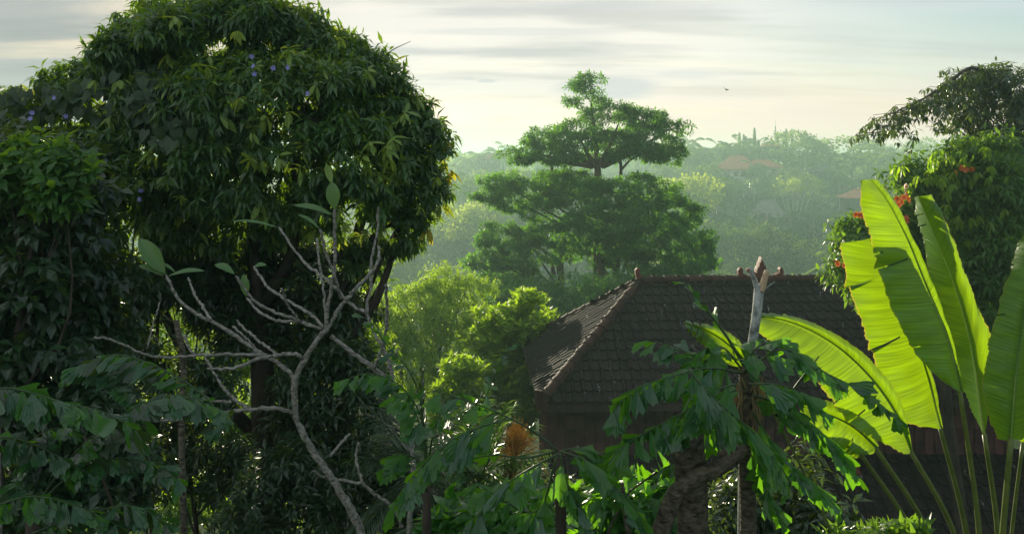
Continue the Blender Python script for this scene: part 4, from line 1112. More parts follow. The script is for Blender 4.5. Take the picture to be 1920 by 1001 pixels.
thicket('dark shrub at the foot of the frangipani', 10.5, ((640, 940, 80, 60), (540, 900, 70, 70), (470, 950, 70, 60), (720, 900, 60, 70), (780, 960, 70, 50)), M['shade'], .14, 900)
thicket('small leaved shrub glinting in sunlight below the mango', 14.5, ((430, 700, 70, 50), (390, 800, 60, 70), (440, 880, 60, 60), (360, 930, 60, 60), (480, 800, 50, 50)), M['green'], .11, 800)
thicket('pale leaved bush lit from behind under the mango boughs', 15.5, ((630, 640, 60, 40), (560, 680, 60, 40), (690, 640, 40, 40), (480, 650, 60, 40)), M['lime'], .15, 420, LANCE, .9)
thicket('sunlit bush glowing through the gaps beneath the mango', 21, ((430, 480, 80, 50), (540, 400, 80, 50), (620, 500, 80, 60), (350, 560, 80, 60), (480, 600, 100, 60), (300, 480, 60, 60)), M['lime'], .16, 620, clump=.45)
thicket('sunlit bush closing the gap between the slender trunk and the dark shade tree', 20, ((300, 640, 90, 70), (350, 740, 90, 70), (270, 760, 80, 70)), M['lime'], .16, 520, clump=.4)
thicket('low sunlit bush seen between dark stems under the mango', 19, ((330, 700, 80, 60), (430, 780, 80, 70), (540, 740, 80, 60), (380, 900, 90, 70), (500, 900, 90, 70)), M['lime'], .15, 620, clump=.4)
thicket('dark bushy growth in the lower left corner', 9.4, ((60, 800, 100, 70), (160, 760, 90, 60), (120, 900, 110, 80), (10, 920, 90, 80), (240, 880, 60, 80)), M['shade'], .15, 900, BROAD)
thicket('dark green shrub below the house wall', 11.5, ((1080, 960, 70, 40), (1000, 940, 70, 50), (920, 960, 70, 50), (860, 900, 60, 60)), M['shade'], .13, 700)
thicket('sunlit leafy shrub under the middle fishtail palm', 8.4, ((1100, 965, 50, 40), (1160, 950, 50, 40), (1200, 985, 50, 34)), M['green'], .17, 200, BROAD, .3, clump=.2)
thicket('glossy green bush between the middle palm and the cut trunk', 7.6, ((1150, 930, 50, 40), (1210, 960, 40, 40), (1110, 980, 50, 30), (1240, 930, 34, 40)), M['fish'], .19, 190, BROAD, .5, clump=.2)
thicket('broad leaved bush low in front of the small palms', 6.8, ((960, 970, 60, 34), (900, 985, 60, 30), (1010, 990, 40, 26), (840, 990, 50, 30)), M['fish'], .18, 200, BROAD, .5, clump=.2)
thicket('dark shrub around the foot of the cut trunk', 7.4, ((1400, 940, 80, 60), (1480, 920, 70, 60), (1440, 1000, 100, 50), (1240, 1000, 40, 30), (1530, 985, 60, 40)), M['shade'], .13, 520)

# bare poles and trunks in the shade
def pole(name, label, pts, D, r0, r1, mat, cat='trunk'):
    b = gz(P(*pts[0], D)); t = empty(name, b, label, cat)
    q = MB(); q.tube(curve([b] + [P(x, y, D) for x, y in pts], 16), np.linspace(r0, r1, 16), 9, jitter=.14); q.build('trunk', mat, t, True); return t
pole('slender_trunk', 'slender grey trunk standing in front of the sunlit gap at the left', ((345, 1001), (342, 900), (340, 790), (345, 690), (330, 600)), 9.0, .045, .03, M['mossy'])
pole('slender_trunk', 'thin pale trunk cut by the left edge of the picture', ((0, 1001), (-2, 900), (-3, 800)), 6.0, .02, .012, M['grey_bark'])

# ------------------------------------------------------------------ trees on the right
tree('tall_right_tree', 'tall dark tree on the right with one long arching bough reaching left', 'tree',
     [blob(*a) for a in ((1880, 150, 17, 56, 42), (1840, 185, 17, 46, 44), (1900, 230, 17, 66, 64), (1855, 255, 17, 44, 44), (1950, 180, 17, 70, 70), (1920, 320, 17.3, 80, 80), (1800, 225, 16.8, 34, 26), (1880, 410, 17.3, 90, 90), (1930, 510, 17.4, 90, 90), (1870, 330, 17, 60, 60))],
     gz(P(1960, 700, 17.5)), .20, M['bark'], M['shade'], .135, 2300, 7, LANCE, .7, .9, clump=.30, lo=.5, inner=.3, side_r=.14)
rt = bpy.data.objects['tall_right_tree']
bough = curve([P(1890, 170, 17), P(1825, 128, 16.8), P(1770, 162, 16.5), P(1720, 192, 16.2), P(1680, 212, 16), P(1658, 248, 15.9)], 24)
q = MB(); q.tube(bough, np.linspace(.05, .006, 24), 6)
cs, os_ = [], []
for i in range(4, 24):
    for k in range(9 if i < 16 else 7):
        s = bough[i] + RNG.normal(size=3) * [.12, .18, .06]; e = s + np.array([RNG.normal() * .13, RNG.normal() * .25, -.04 - RNG.random() * (.48 if i < 15 else .25)])
        q.tube([bough[i], s * .5 + e * .5 + [0, 0, .03], e], [.006, .004, .002], 4, False); cs.append(e); os_.append([RNG.normal() * .5, RNG.normal() * .5, -.4]); cs.append(s * .5 + e * .5); os_.append([RNG.normal() * .5, 0, -.2])
q.build('bough', M['bark'], rt, True)
crown('bough_leaves', rt, M['shade'], [(LANCE, *sprays(np.array(cs), np.array(os_), 6, .13, .9, .8, up=.0))])
tulip = tree('tulip_tree', 'bushy sunlit tree with orange red flowers behind the paddle leaves', 'tree',
     [blob(*a) for a in ((1718, 335, 15, 38, 34), (1770, 380, 15, 56, 52), (1820, 320, 15, 56, 54), (1865, 370, 14.8, 60, 70), (1700, 420, 15, 44, 46), (1650, 430, 15, 40, 36), (1612, 450, 15, 34, 36), (1780, 470, 14.8, 66, 60), (1860, 480, 14.7, 70, 70), (1860, 290, 15, 40, 34), (1620, 510, 15, 50, 46), (1700, 520, 15, 60, 60), (1800, 560, 15, 90, 50))],
     gz(P(1830, 700, 15.5)), .14, M['bark'], M['green'], .16, 4300, 7, LANCE, .6, .95, clump=.33, lo=.6, inner=.5, side_r=.16)
OF = flower_mesh('flower', 7, .055, M['orange'])
for x, y in ((1682, 374), (1690, 378), (1697, 372), (1688, 384), (1703, 378), (1672, 371), (1612, 402), (1620, 400), (1607, 404), (1612, 405), (1572, 495), (1578, 497), (1810, 320), (1800, 316), (1790, 322), (1824, 318), (1700, 352), (1696, 362), (1698, 410), (1704, 415), (1692, 415), (1660, 352), (1570, 492)):
    for k in range(1):
        ob = bpy.data.objects.new('flower', OF); COL.objects.link(ob); ob.parent = tulip
        ob.location = Vector(P(x + RNG.normal() * 2, y + RNG.normal() * 2, 14.3)) - parent_world(tulip); ob.rotation_euler = (RNG.normal() * .5 - .6, RNG.random() * 6, RNG.normal() * .6)
tl = TAS[0].copy(); tl.materials.clear(); tl.materials.append(M['lime'])
for i in range(70):
    bx, by = [(1810, 300, ), (1850, 340), (1760, 330), (1830, 420), (1780, 440), (1730, 320)][i % 6]
    ob = bpy.data.objects.new('hanging_leaf_tassel', tl); COL.objects.link(ob); ob.parent = tulip; ob.location = Vector(P(bx + RNG.normal() * 34, by + RNG.normal() * 28, 14.1 + RNG.random() * .4)) - parent_world(tulip); ob.rotation_euler.z = RNG.random() * 6; ob.scale = (.75,) * 3

# a palm glowing behind the frangipani
def feather_palm(name, label, base, crown_c, n, L_, mat, width=.16, trunk_r=.1, elev=(1.2, -.4), trunk_mat='bark', step=9, leafw=.07, droop=.13, az0=0.0, az_rng=6.283, leaflet_stuff=True):
    t = empty(name, base, label, 'palm')
    q = MB(); q.tube(curve([base, (np.array(base) + crown_c) / 2 + RNG.normal(size=3) * .1, crown_c], 8), np.linspace(trunk_r * 1.2, trunk_r, 8), 9, jitter=.1); q.build('trunk', M[trunk_mat], t, True)
    for i in range(n):
        az = az0 + az_rng * ((i * .618) % 1); el = elev[0] + (elev[1] - elev[0]) * i / max(1, n - 1) + RNG.normal() * .1
        d = np.array([math.cos(az) * math.cos(el), math.sin(az) * math.cos(el), math.sin(el)]); p = np.array(crown_c, float); pts = [p]
        pos, al, nr, s_ = [], [], [], []
        ll = L_ * (.8 + .4 * RNG.random()); m = step * 3
        for k in range(m):
            d = unit(d + np.array([0, 0, -droop * 9 / m])); p = p + d * ll / m; pts.append(p)
            if k < m * .12: continue
            side = unit(np.cross(d, [0, 0, 1])); u = k / m
            for sg in (-1, 1):
                pos.append(p); al.append(side * sg * .75 + d * .7 + np.array([0, 0, -.10 - .5 * RNG.random()])); nr.append([RNG.normal() * .3, RNG.normal() * .3, 1]); s_.append(ll * (width + .16 * math.sin(math.pi * (u * .85 + .1))))
        fr = MB(); fr.tube(np.array(pts)[::3], np.linspace(.012, .003, len(pts[::3])), 5, False)
        V, T = leaf_arrays(lance(leafw, .02, .12), np.array(pos), np.array(al), np.array(nr), np.array(s_)); fr.add(V, T)
        fr.build('frond', mat, t)
    return t
feather_palm('coconut_palm', 'young coconut palm with a glowing frond behind the frangipani', gz(P(712, 620, 31)), P(712, 545, 31), 14, 1.35, M['lime'], trunk_r=.12)
feather_palm('small_palm', 'small fan of stiff palm fronds under the orange flower stalk', gz(P(905, 890, 9)), P(905, 885, 9), 17, .75, M['green'], .14, .07, (1.3, .05), leafw=.06, droop=.04)
feather_palm('small_palm', 'dark feathery palm in the shade beneath the frangipani', gz(P(790, 900, 10)), P(790, 890, 10), 18, 1.05, M['shade'], .18, .07, (1.35, -.2), leafw=.05, droop=.07)
feather_palm('small_palm', 'dark feathery palm low between the dark shrubs and the middle palm', gz(P(880, 990, 8.5)), P(870, 985, 8.5), 14, .8, M['shade'], .18, .06, (1.3, .0), leafw=.05, droop=.07)
# orange brush-like flower stalk rising from the small palm
brush = empty('orange_flower_spray', P(965, 880, 9), 'dense orange brush shaped flower spray beside the house wall', 'flower spray')
q = MB()
for i in range(230):
    a = RNG.normal() * 20; h = 790 + abs(RNG.normal()) * 14 + a * a * .03
    s = P(965 + a * .5, 858 - RNG.random() * 34, 9 + RNG.normal() * .05); e = P(968 + a * 1.15 + RNG.normal() * 4, h - 14 + RNG.random() * 34, 9 + RNG.normal() * .1)
    w = curve([s, s * .5 + e * .5 + RNG.normal(size=3) * .008, e + RNG.normal(size=3) * .006], 6); q.tube(w, np.linspace(.0035, .0022, 6), 4, False)
q.build('stalks', M['brush'], brush)['kind'] = 'stuff'
q = MB(); q.tube(curve([P(945, 960, 9), P(955, 900, 9), P(965, 848, 9)], 6), [.014, .013, .012, .011, .010, .008], 6); q.build('stem', M['petiole'], brush, True)
q = MB()
for i in range(46):
    a = -.2 + RNG.random() * 2.2; s = P(935 + RNG.random() * 30, 892 + RNG.random() * 20, 9); e = s + np.array([math.cos(a) * .26, RNG.normal() * .15, math.sin(a) * .26 + .02]) * (.7 + .6 * RNG.random()); q.tube([s, e], [.005, .002], 4, False)
q.build('dry_bristles', M['straw'], brush)['kind'] = 'stuff'

# ------------------------------------------------------------------ frangipani
DF = 7.0
fr = empty('frangipani_tree', gz(P(690, 1001, DF)), 'nearly leafless frangipani with smooth grey forking branches and blunt tips', 'tree')
FB = [  # polyline in photo pixels, start and end width in pixels, depth offset at the tip
    ([(690, 1100), (678, 1001), (642, 928), (609, 878), (584, 842), (555, 781), (552, 748), (554, 718), (566, 683), (588, 648), (611, 619)], 19, 10.5, 0),
    ([(611, 619), (613, 586), (620, 546), (627, 507), (627, 450), (627, 393)], 9, 6, -.1),
    ([(611, 621), (627, 592), (644, 568), (673, 535), (701, 505), (711, 481), (710, 461)], 9, 6, .2),
    ([(780, 1100), (768, 975), (775, 900), (772, 835), (757, 781), (743, 741), (721, 708), (692, 683), (653, 656), (620, 628)], 13, 9, .1),
    ([(701, 691), (717, 648), (725, 604), (725, 560), (722, 533)], 8, 5.5, -.3),
    ([(745, 745), (737, 715), (728, 674), (701, 621), (688, 586), (695, 538), (697, 485), (706, 441), (710, 388)], 8.5, 5, .4),
    ([(688, 586), (662, 573), (631, 542), (609, 522), (583, 503), (548, 463), (523, 426)], 7, 5, .5),
    ([(638, 560), (633, 533), (613, 481), (600, 428)], 6, 5.5, -.2),
    ([(611, 600), (609, 577), (605, 533), (598, 485), (594, 445)], 6, 5, .3),
    ([(602, 617), (565, 604), (548, 585), (534, 555), (528, 540)], 6, 4, -.3),
    ([(606, 612), (583, 590), (548, 568), (504, 540), (486, 516), (475, 500)], 7.5, 5, .3),
    ([(600, 616), (565, 604), (548, 596), (512, 584), (477, 564), (460, 542), (442, 516)], 7.5, 5, -.2),
    ([(563, 603), (521, 601), (486, 584), (462, 557)], 6.5, 5, .3),
    ([(554, 722), (548, 705), (530, 687), (486, 661), (442, 630), (407, 608), (359, 582), (328, 551), (312, 516)], 10, 6, .1),
    ([(396, 600), (382, 577), (367, 555), (352, 520)], 6.5, 5, .4),
    ([(568, 678), (563, 667), (539, 664), (521, 665), (486, 672), (433, 691), (389, 691)], 8.5, 6, -.3),
    ([(521, 665), (486, 639), (460, 618), (444, 601)], 6, 4.5, .2),
    ([(490, 663), (462, 635), (436, 610)], 5, 4, .4),
    ([(500, 665), (480, 665), (425, 664), (360, 667), (306, 670), (280, 666), (240, 650), (212, 638), (176, 632)], 7, 4, -.4),
    ([(367, 667), (352, 648), (345, 626)], 6, 5, .1),
    ([(550, 775), (540, 771), (512, 764), (480, 767), (440, 770), (392, 780), (327, 787), (266, 787), (213, 776)], 9.5, 5, -.5),
    ([(390, 780), (365, 768), (340, 762), (316, 757)], 7, 5.5, .1),
    ([(470, 767), (445, 752), (419, 727), (400, 696), (384, 669)], 7.5, 4.5, .3),
    ([(434, 753), (400, 751), (383, 745), (373, 734)], 5.5, 4.5, .2),
    ([(617, 896), (635, 898), (678, 903), (671, 878), (667, 856), (673, 828)], 7, 5.5, .2),
    ([(678, 903), (692, 916), (707, 928), (728, 943), (745, 965), (755, 990)], 7, 7, .1),
    ([(613, 898), (600, 890), (588, 882)], 6, 4, -.1),
    ([(620, 853), (638, 832), (656, 813)], 6, 5, .6),
    ([(160, 700 + 10), (172, 665), (187, 620), (190, 610)], 4, 3, .3),
    ([(725, 690), (738, 672), (748, 650)], 6, 3, .2)]
for i, (pl, w0, w1, dz) in enumerate(FB):
    n = 10 + 4 * len(pl)
    pts = curve([P(x, y, DF + dz * (j / (len(pl) - 1)) ** 1.2) for j, (x, y) in enumerate(pl)], n)
    if i == 28: pts = pts + np.array([.0, 1.2, 0])
    pts = pts + RNG.normal(size=pts.shape) * .0034
    k = DF / F / 2
    rad = np.linspace(w0 * .88, w1 * .92, n) * k * (1 + .10 * RNG.normal(size=n)) 
    if i not in (0, 3, 18): rad[-1] *= .55; rad[-2] *= 1.05
    q = MB(); q.tube(pts, rad, 9); q.build('trunk' if i in (0, 3) else 'branch', M['grey_bark'], fr, True)
def px_leaf(name, base, tip, wpx, D, mat, parent, face=(0, -1, .4), curl=.10, fold=.35, dtip=0.0, n=9, label=None, wav=.05, peak=.55):
    """one leaf given by its stalk end and tip in the photo, with folded halves"""
    b, e = P(*base, D), P(*tip, D + dtip); L_ = np.linalg.norm(e - b); y = (e - b) / L_
    x = unit(np.cross(y, np.array(face, float))); z = np.cross(x, y); w = wpx * D / F / 2
    V, T, uv = [], [], []
    for i in range(n + 1):
        t = i / n
        prof = (math.sin(math.pi * t ** (math.log(.5) / math.log(peak)))) ** .72 if 0 < t < 1 else .02
        c = b + y * L_ * t + z * (curl * L_ * 4 * t * (1 - t))
        for v in (-1, -.5, 0, .5, 1):
            h = fold * abs(v) * prof * w + wav * w * math.sin(9 * t + 3 * v) * abs(v)
            V.append(c + x * v * prof * w + z * h); uv.append([t, v])
    for i in range(n):
        for j in range(4):
            a = i * 5 + j; T += [(a, a + 1, a + 6), (a, a + 6, a + 5)]
    V = np.array(V) - np.array(parent_world(parent))
    o = link(name, mesh_tri(name, V, np.array(T), True, np.array(uv)), mat, parent)
    if label: o['label'] = label
    return o
for (b, e, w, dz, face) in (((627, 393), (622, 341), 26, -.1, (.2, -1, .2)), ((626, 404), (550, 385), 17, -.1, (0, -.6, 1)), ((522, 427), (433, 415), 11, .5, (0, -.35, 1)), ((599, 429), (558, 402), 11, -.2, (0, -.4, 1)),
                            ((310, 514), (260, 447), 32, .1, (.3, -1, .5)), ((312, 516), (256, 480), 15, .1, (0, -.4, 1)), ((306, 517), (260, 498), 17, .1, (0, -.6, 1)), ((314, 518), (384, 508), 15, .1, (0, -.5, 1)), ((330, 512), (300, 492), 8, .2, (0, -.4, 1)),
                            ((440, 514), (402, 496), 18, -.2, (0, -.6, 1)), ((462, 556), (456, 514), 17, .3, (.3, -1, .3)), ((474, 502), (500, 497), 13, .3, (0, -.6, 1))):
    px_leaf('leaf', b, e, w, DF + dz, M['frangi'], fr, face, .04, .5)

# ------------------------------------------------------------------ paddle-leaved traveller's palm at the right
DR = 6.8
rav = empty('paddle_leaved_plant', gz(P(1850, 1250, DR)), 'fan of giant upright paddle leaves glowing yellow green on long stalks', 'plant')
def paddle(mid, left, right, D, foot, tears=(), dmid=0.0, dl=-.10, dr=-.10, label=None, n=130, m=9, w_pet=13, ripple=.010, bulge=(-.045, -.045)):
    """blade between edge lines; points are (x, y, depth offset); foot: where the stalk leaves the frame"""
    f = lambda pl, d: curve([P(p[0], p[1], D + d + (p[2] if len(p) > 2 else 0)) for p in pl], n + 1)
    C, Lf, Rt = f(mid, dmid), f(left, dl), f(right, dr)
    V, T, uv = [], [], []
    ph = RNG.random() * 6
    W = 2 * m + 1
    for i in range(n + 1):
        t = i / n
        for j in range(W):
            v = (j - m) / m; E = Lf[i] if v < 0 else Rt[i]; a = abs(v)
            p = C[i] * (1 - a) + E * a
            p = p + np.array([0, 1, 0]) * ((bulge[0] if v < 0 else bulge[1]) * math.sin(math.pi * a) + ripple * a * math.sin(31 * t + ph + 2 * v) + ripple * .6 * a * math.sin(67 * t + 2 * ph))
            if a > .9: p = p + RNG.normal(size=3) * .0025
            V.append(p); uv.append([t * np.linalg.norm(C[0] - C[-1]) / 1.9, v])
    # wind-frayed rim: small nibbles and short splits
    for side in (0, W - 1):
        nib = np.cumsum(RNG.normal(size=n + 1)) ; nib = .018 * np.abs(nib - np.convolve(nib, np.ones(15) / 15, 'same'))
        for i in range(n + 1): V[i * W + side] = V[i * W + side] + (C[i] - V[i * W + side]) * min(.10, nib[i])
    tears = list(tears) + [(RNG.random() * .8 + .1, RNG.choice([-1, 1]), .72 + .22 * RNG.random(), (RNG.random() - .3) * .08) for _ in range(3)]
    # a tear opens along the veins: the strip above it lifts off a little
    skip = {}
    for ti, side, depth, drop in tears:
        i0 = int(ti * n)
        skip[(i0, side)] = depth
        for i in range(i0 + 1, min(i0 + 6, n + 1)):
            for j in range(W):
                v = (j - m) / m
                if v * side > depth: V[i * W + j] = V[i * W + j] + np.array([0, drop * (abs(v) - depth), -.35 * abs(drop) * (abs(v) - depth)]) * (1 - (i - i0 - 1) / 5)
    for i in range(n):
        for j in range(W - 1):
            v = (j + .5 - m) / m
            dp = skip.get((i, 1 if v > 0 else -1))
            if dp is not None and abs(v) > dp: continue
            a = i * W + j; T += [(a, a + 1, a + W + 1), (a, a + W + 1, a + W)]
    o = link('leaf', mesh_tri('leaf', np.array(V) - np.array(parent_world(rav)), np.array(T), True, np.array(uv)), M['banana'], rav)
    if label: o['label'] = label
    k = D / F / 2
    q = MB(); q.tube(C + np.array([0, .006, 0]), np.linspace(5.5, 1.2, n + 1)[::1] * k, 7); q.build('midrib', M['midrib'], o, True)
    s = C[0]; ft = P(foot[0], foot[1], D + .1); basep = np.array(parent_world(rav)) + np.array([(foot[0] - 1850) * .0012, 0, .25])
    q = MB(); q.tube(curve([s, ft, ft * .5 + basep * .5, basep], 26), np.linspace(w_pet * .62, w_pet * 1.25, 26) * k, 9); q.build('stalk', M['petiole'], o, True)
    return o
# each blade runs from its stalk (first point) to its tip
paddle([(1762, 798), (1738, 700), (1702, 600), (1665, 520), (1630, 447)], [(1755, 804), (1690, 788), (1630, 650), (1592, 540), (1572, 456)], [(1764, 800), (1752, 720), (1716, 612), (1676, 520), (1634, 448)], 6.98, (1812, 1001),
       [(.50, -1, .35, .10), (.80, -1, .30, .12)], dl=-.12, dr=.14, label='torn topped paddle leaf leaning left, lit bright from behind')
paddle([(1800, 733), (1778, 640), (1738, 540), (1692, 430), (1655, 365), (1632, 336)], [(1790, 730), (1738, 690), (1676, 590), (1630, 445), (1612, 372), (1612, 338)], [(1802, 734), (1792, 668), (1760, 560), (1714, 450), (1670, 366), (1648, 338)], 6.8, (1836, 1001),
       [(.62, -1, .25, .08)], dl=-.10, dr=.10, label='tallest paddle leaf with a pale midrib and rounded tip')
paddle([(1846, 815), (1836, 740), (1815, 620), (1785, 520), (1752, 440), (1722, 368)], [(1842, 812), (1810, 740), (1775, 640), (1748, 540), (1730, 450), (1714, 370)], [(1852, 690), (1868, 662), (1840, 590), (1806, 500), (1776, 420), (1748, 364)], 6.85, (1871, 1001),
       [(.93, -1, .2, .05), (.88, -1, .3, .05)], dl=.24, dr=-.02, bulge=(.0, -.045), label='paddle leaf with one dark bluish half and one lit half')
paddle([(1896, 822), (1902, 740), (1912, 640), (1930, 520), (1955, 410)], [(1870, 822), (1842, 740), (1850, 660), (1882, 540), (1918, 430)], [(1920, 820), (1945, 740), (1975, 620), (1990, 500), (1970, 410)], 5.95, (1880, 1001),
       (), dl=.12, dr=-.15, label='dark paddle leaf cut by the right edge', w_pet=16)
paddle([(1918, 828), (1935, 760), (1965, 640), (2000, 520)], [(1905, 822), (1915, 740), (1940, 620), (1985, 510)], [(1935, 826), (1975, 760), (2010, 640), (2020, 520)], 6.9, (1897, 1001), (), w_pet=10)
paddle([(1706, 842), (1676, 770), (1625, 700), (1550, 636), (1470, 600), (1408, 590)], [(1694, 850), (1600, 800), (1530, 716), (1468, 655), (1425, 625), (1406, 600)], [(1708, 838), (1690, 752), (1640, 682), (1560, 622), (1475, 590), (1410, 586)], 6.5, (1790, 1001),
       [(.30, -1, .55, .06)], dl=-.16, dr=.05, label='drooping paddle leaf arching left across the roof')
paddle([(1640, 836), (1600, 800), (1550, 775), (1500, 760)], [(1628, 852), (1580, 850), (1530, 820), (1490, 785)], [(1645, 830), (1615, 785), (1560, 752), (1505, 745)], 6.4, (1742, 1001), [(.3, -1, .3, .1)], label='small ragged paddle leaf low among the fishtail leaves', dl=-.1, dr=.05)
paddle([(1610, 845), (1570, 828), (1530, 822)], [(1604, 858), (1565, 852), (1530, 832)], [(1615, 838), (1575, 815), (1532, 812)], 6.45, (1712, 1001), (), w_pet=12, label='stub of a broken paddle leaf beside the fishtail leaves')
paddle([(1408, 690), (1370, 650), (1330, 622), (1282, 604)], [(1398, 700), (1350, 672), (1310, 640), (1284, 612)], [(1412, 680), (1380, 632), (1340, 612), (1285, 600)], 6.3, (1560, 1001),
       [(.9, -1, .1, .06), (.9, 1, .1, .06), (.82, -1, .1, .06), (.82, 1, .2, .06), (.74, -1, .2, .06)], dl=-.1, dr=.05, label='frayed paddle leaf tip above the fishtail palm', w_pet=7)

# ------------------------------------------------------------------ fishtail palms
def fishtail(v):
    """wedge with a torn, fish-tail end; seven kinds that differ in width, slant, fold and curl"""
    w = (.25, .34, .20, .30, .40, .23, .28)[v]; sk = (.10, -.08, .16, .02, .06, -.14, .22)[v]; fold = (.10, .16, .04, .22, .12, .08, .18)[v]; cr = (.16, .30, .08, .22, .40, .05, .28)[v]
    q = np.random.default_rng(v + 3)
    rim = [(-.05, .05), (-w * .42, .32), (-w * .80, .62), (-w, .80 - sk * .8)]
    m = 6
    for i in range(m):
        x = -w + 2 * w * (i + .5) / m; y = .93 + sk * (x / w) + (-.07 if i % 2 else .05) + q.normal() * .035 - .16 * (x / w) ** 2
        rim.append((x + sk * .3, y))
    rim += [(w, .76 + sk * .8), (w * .78, .60), (w * .40, .30), (.05, .05)]
    V = [[0, 0, 0], [0, .32, -.02], [sk * .1, .62, -.04]]
    z = lambda x, y: fold * abs(x) / w * min(1, y * 1.6) - cr * y * y + .03 * math.sin(11 * x + 5 * y + v)
    for p in V: p[2] = -cr * p[1] ** 2
    for x, y in rim: V.append([x, y, z(x, y)])
    n = len(rim); T = []
    for i in range(n - 1):
        c = 1 if (i < 1 or i >= n - 2) else 2
        T.append((c, 3 + i + 1, 3 + i))
    T += [(1, 2, 3 + 1), (2, 1, 3 + n - 2), (0, 1, 3), (0, 3 + n - 1, 1)]
    return np.array(V, float), np.array(T)
FISH_ME = {}
M['fish_yellow'] = M['yellow']
for mk in ('fish', 'fish_blue', 'fish_yellow'):
    for v in range(7):
        me = mesh_tri('leaflet', *fishtail(v)); me.materials.append(M[mk]); FISH_ME[(mk, v)] = me
def frond(parent, pl, D, leaf_px, spacing=17, start=.15, mats=('fish',) * 14 + ('fish_blue',) * 7, droop=.9, w=4.5, dtip=0.0, skip=0.0, side_spread=.8, label=None, name='frond', taper=.6, jit=.35, sides=(-1, 1)):
    """a rachis with leaflets hanging from both sides; pixels are turned into real places at depth D"""
    pts = curve([P(x, y, D + dtip * (i / max(1, len(pl) - 1))) for i, (x, y) in enumerate(pl)], 40)
    q = MB(); q.tube(pts[::2], np.linspace(w, w * .3, 20) * D / F / 2, 6); fo = q.build(name, M['stem'], parent, True)
    if label: fo['label'] = label
    L_ = np.linalg.norm(np.diff(pts, axis=0), axis=1).sum(); n = max(2, int(L_ * F / D * (1 - start) / (spacing * .72)))
    for i in range(n + 1):
        u = start + (1 - start) * i / n; k = min(38, int(u * 39)); p = pts[k]; tg = unit(pts[k + 1] - pts[k])
        side = unit(np.cross(tg, [0, 0, 1.]) + np.array([0, 1e-3, 0]))
        for sg in (sides if i < n else (0,)):
            if RNG.random() < skip: continue
            al = unit(tg * (.55 + RNG.normal() * .15) + side * sg * side_spread + np.array([0, 0, -droop * .75]) + RNG.normal(size=3) * jit * .6)
            nr = unit(np.array([0, -.45, .9]) + RNG.normal(size=3) * jit + side * sg * .35)
            s = leaf_px * D / F * (1 - (1 - taper) * u) * (.75 + .5 * RNG.random())
            x = unit(np.cross(al, nr)); z = np.cross(x, al)
            mk = mats[RNG.integers(len(mats))]
            o = bpy.data.objects.new('leaflet', FISH_ME[(mk, int(RNG.integers(7)))]); COL.objects.link(o); o.parent = fo
            m4 = Matrix((Vector(x), Vector(al), Vector(z))).transposed().to_4x4() @ Matrix.Diagonal((s * (.8 + .4 * RNG.random()), s, s, 1))
            m4.translation = Vector(p) - parent_world(parent); o.matrix_local = m4
    return fo
# right-hand palm, around the pale broken trunk
fp = empty('fishtail_palm', gz(P(1395, 900, 6.1)), 'large fishtail palm with jagged drooping leaflets around the pale broken trunk', 'palm')
q = MB(); q.tube(curve([parent_world(fp), P(1400, 900, 6.1), P(1395, 800, 6.1), P(1398, 690, 6.05)], 10), np.linspace(.09, .045, 10), 9, jitter=.1); q.build('trunk', M['mossy'], fp, True)
for pl, D, lp, sp, kw in (
    ([(1392, 700), (1330, 690), (1262, 705), (1190, 730), (1145, 775)], 5.9, 78, 20, dict(droop=.75, dtip=-.3)),
    ([(1385, 690), (1310, 672), (1265, 650), (1210, 638)], 6.15, 60, 22, dict(droop=.5, dtip=.1)),
    ([(1380, 730), (1310, 760), (1230, 800), (1165, 840), (1130, 880)], 5.7, 76, 21, dict(droop=.7, dtip=-.2)),
    ([(1290, 690), (1330, 740), (1390, 790), (1450, 850), (1480, 905)], 5.4, 86, 22, dict(droop=.9, dtip=-.2)),
    ([(1400, 690), (1470, 655), (1550, 700), (1620, 735), (1690, 790)], 5.9, 62, 20, dict(droop=.55, dtip=-.1)),
    ([(1410, 740), (1470, 760), (1540, 810), (1600, 880)], 5.8, 66, 19, dict(droop=.7)),
    ([(1410, 770), (1460, 850), (1520, 900), (1570, 950)], 5.7, 62, 18, dict(droop=.7)),
    ([(1395, 700), (1420, 650), (1452, 640), (1485, 660)], 6.0, 64, 22, dict(droop=.1)),
    ([(1390, 690), (1350, 650), (1320, 655), (1285, 690)], 6.05, 56, 22, dict(droop=.5)),
    ([(1370, 760), (1330, 800), (1300, 850), (1240, 880)], 6.1, 60, 19, dict(droop=.6)),
    ([(1400, 800), (1430, 870), (1440, 930), (1470, 980)], 5.9, 62, 19, dict(droop=.6)),
    ([(1405, 720), (1450, 720), (1500, 735), (1545, 775)], 5.6, 66, 20, dict(droop=.7)),
    ([(1380, 720), (1345, 730), (1300, 760), (1275, 800)], 5.5, 76, 20, dict(droop=.8))):
    frond(fp, pl, D, lp, sp, **kw)
# the straight green spear with a few leaflets, rising to the left over the roof
frond(fp, [(1398, 690), (1362, 630), (1318, 572), (1268, 510)], 6.1, 44, 30, start=.35, droop=.15, w=7, skip=.35, label='straight green spear of a young frond', taper=.9)
frond(fp, [(1455, 780), (1495, 720), (1538, 665)], 5.9, 1, 500, start=.98, w=8, skip=1.0, label='bare dark leaf stalk', mats=('fish',))
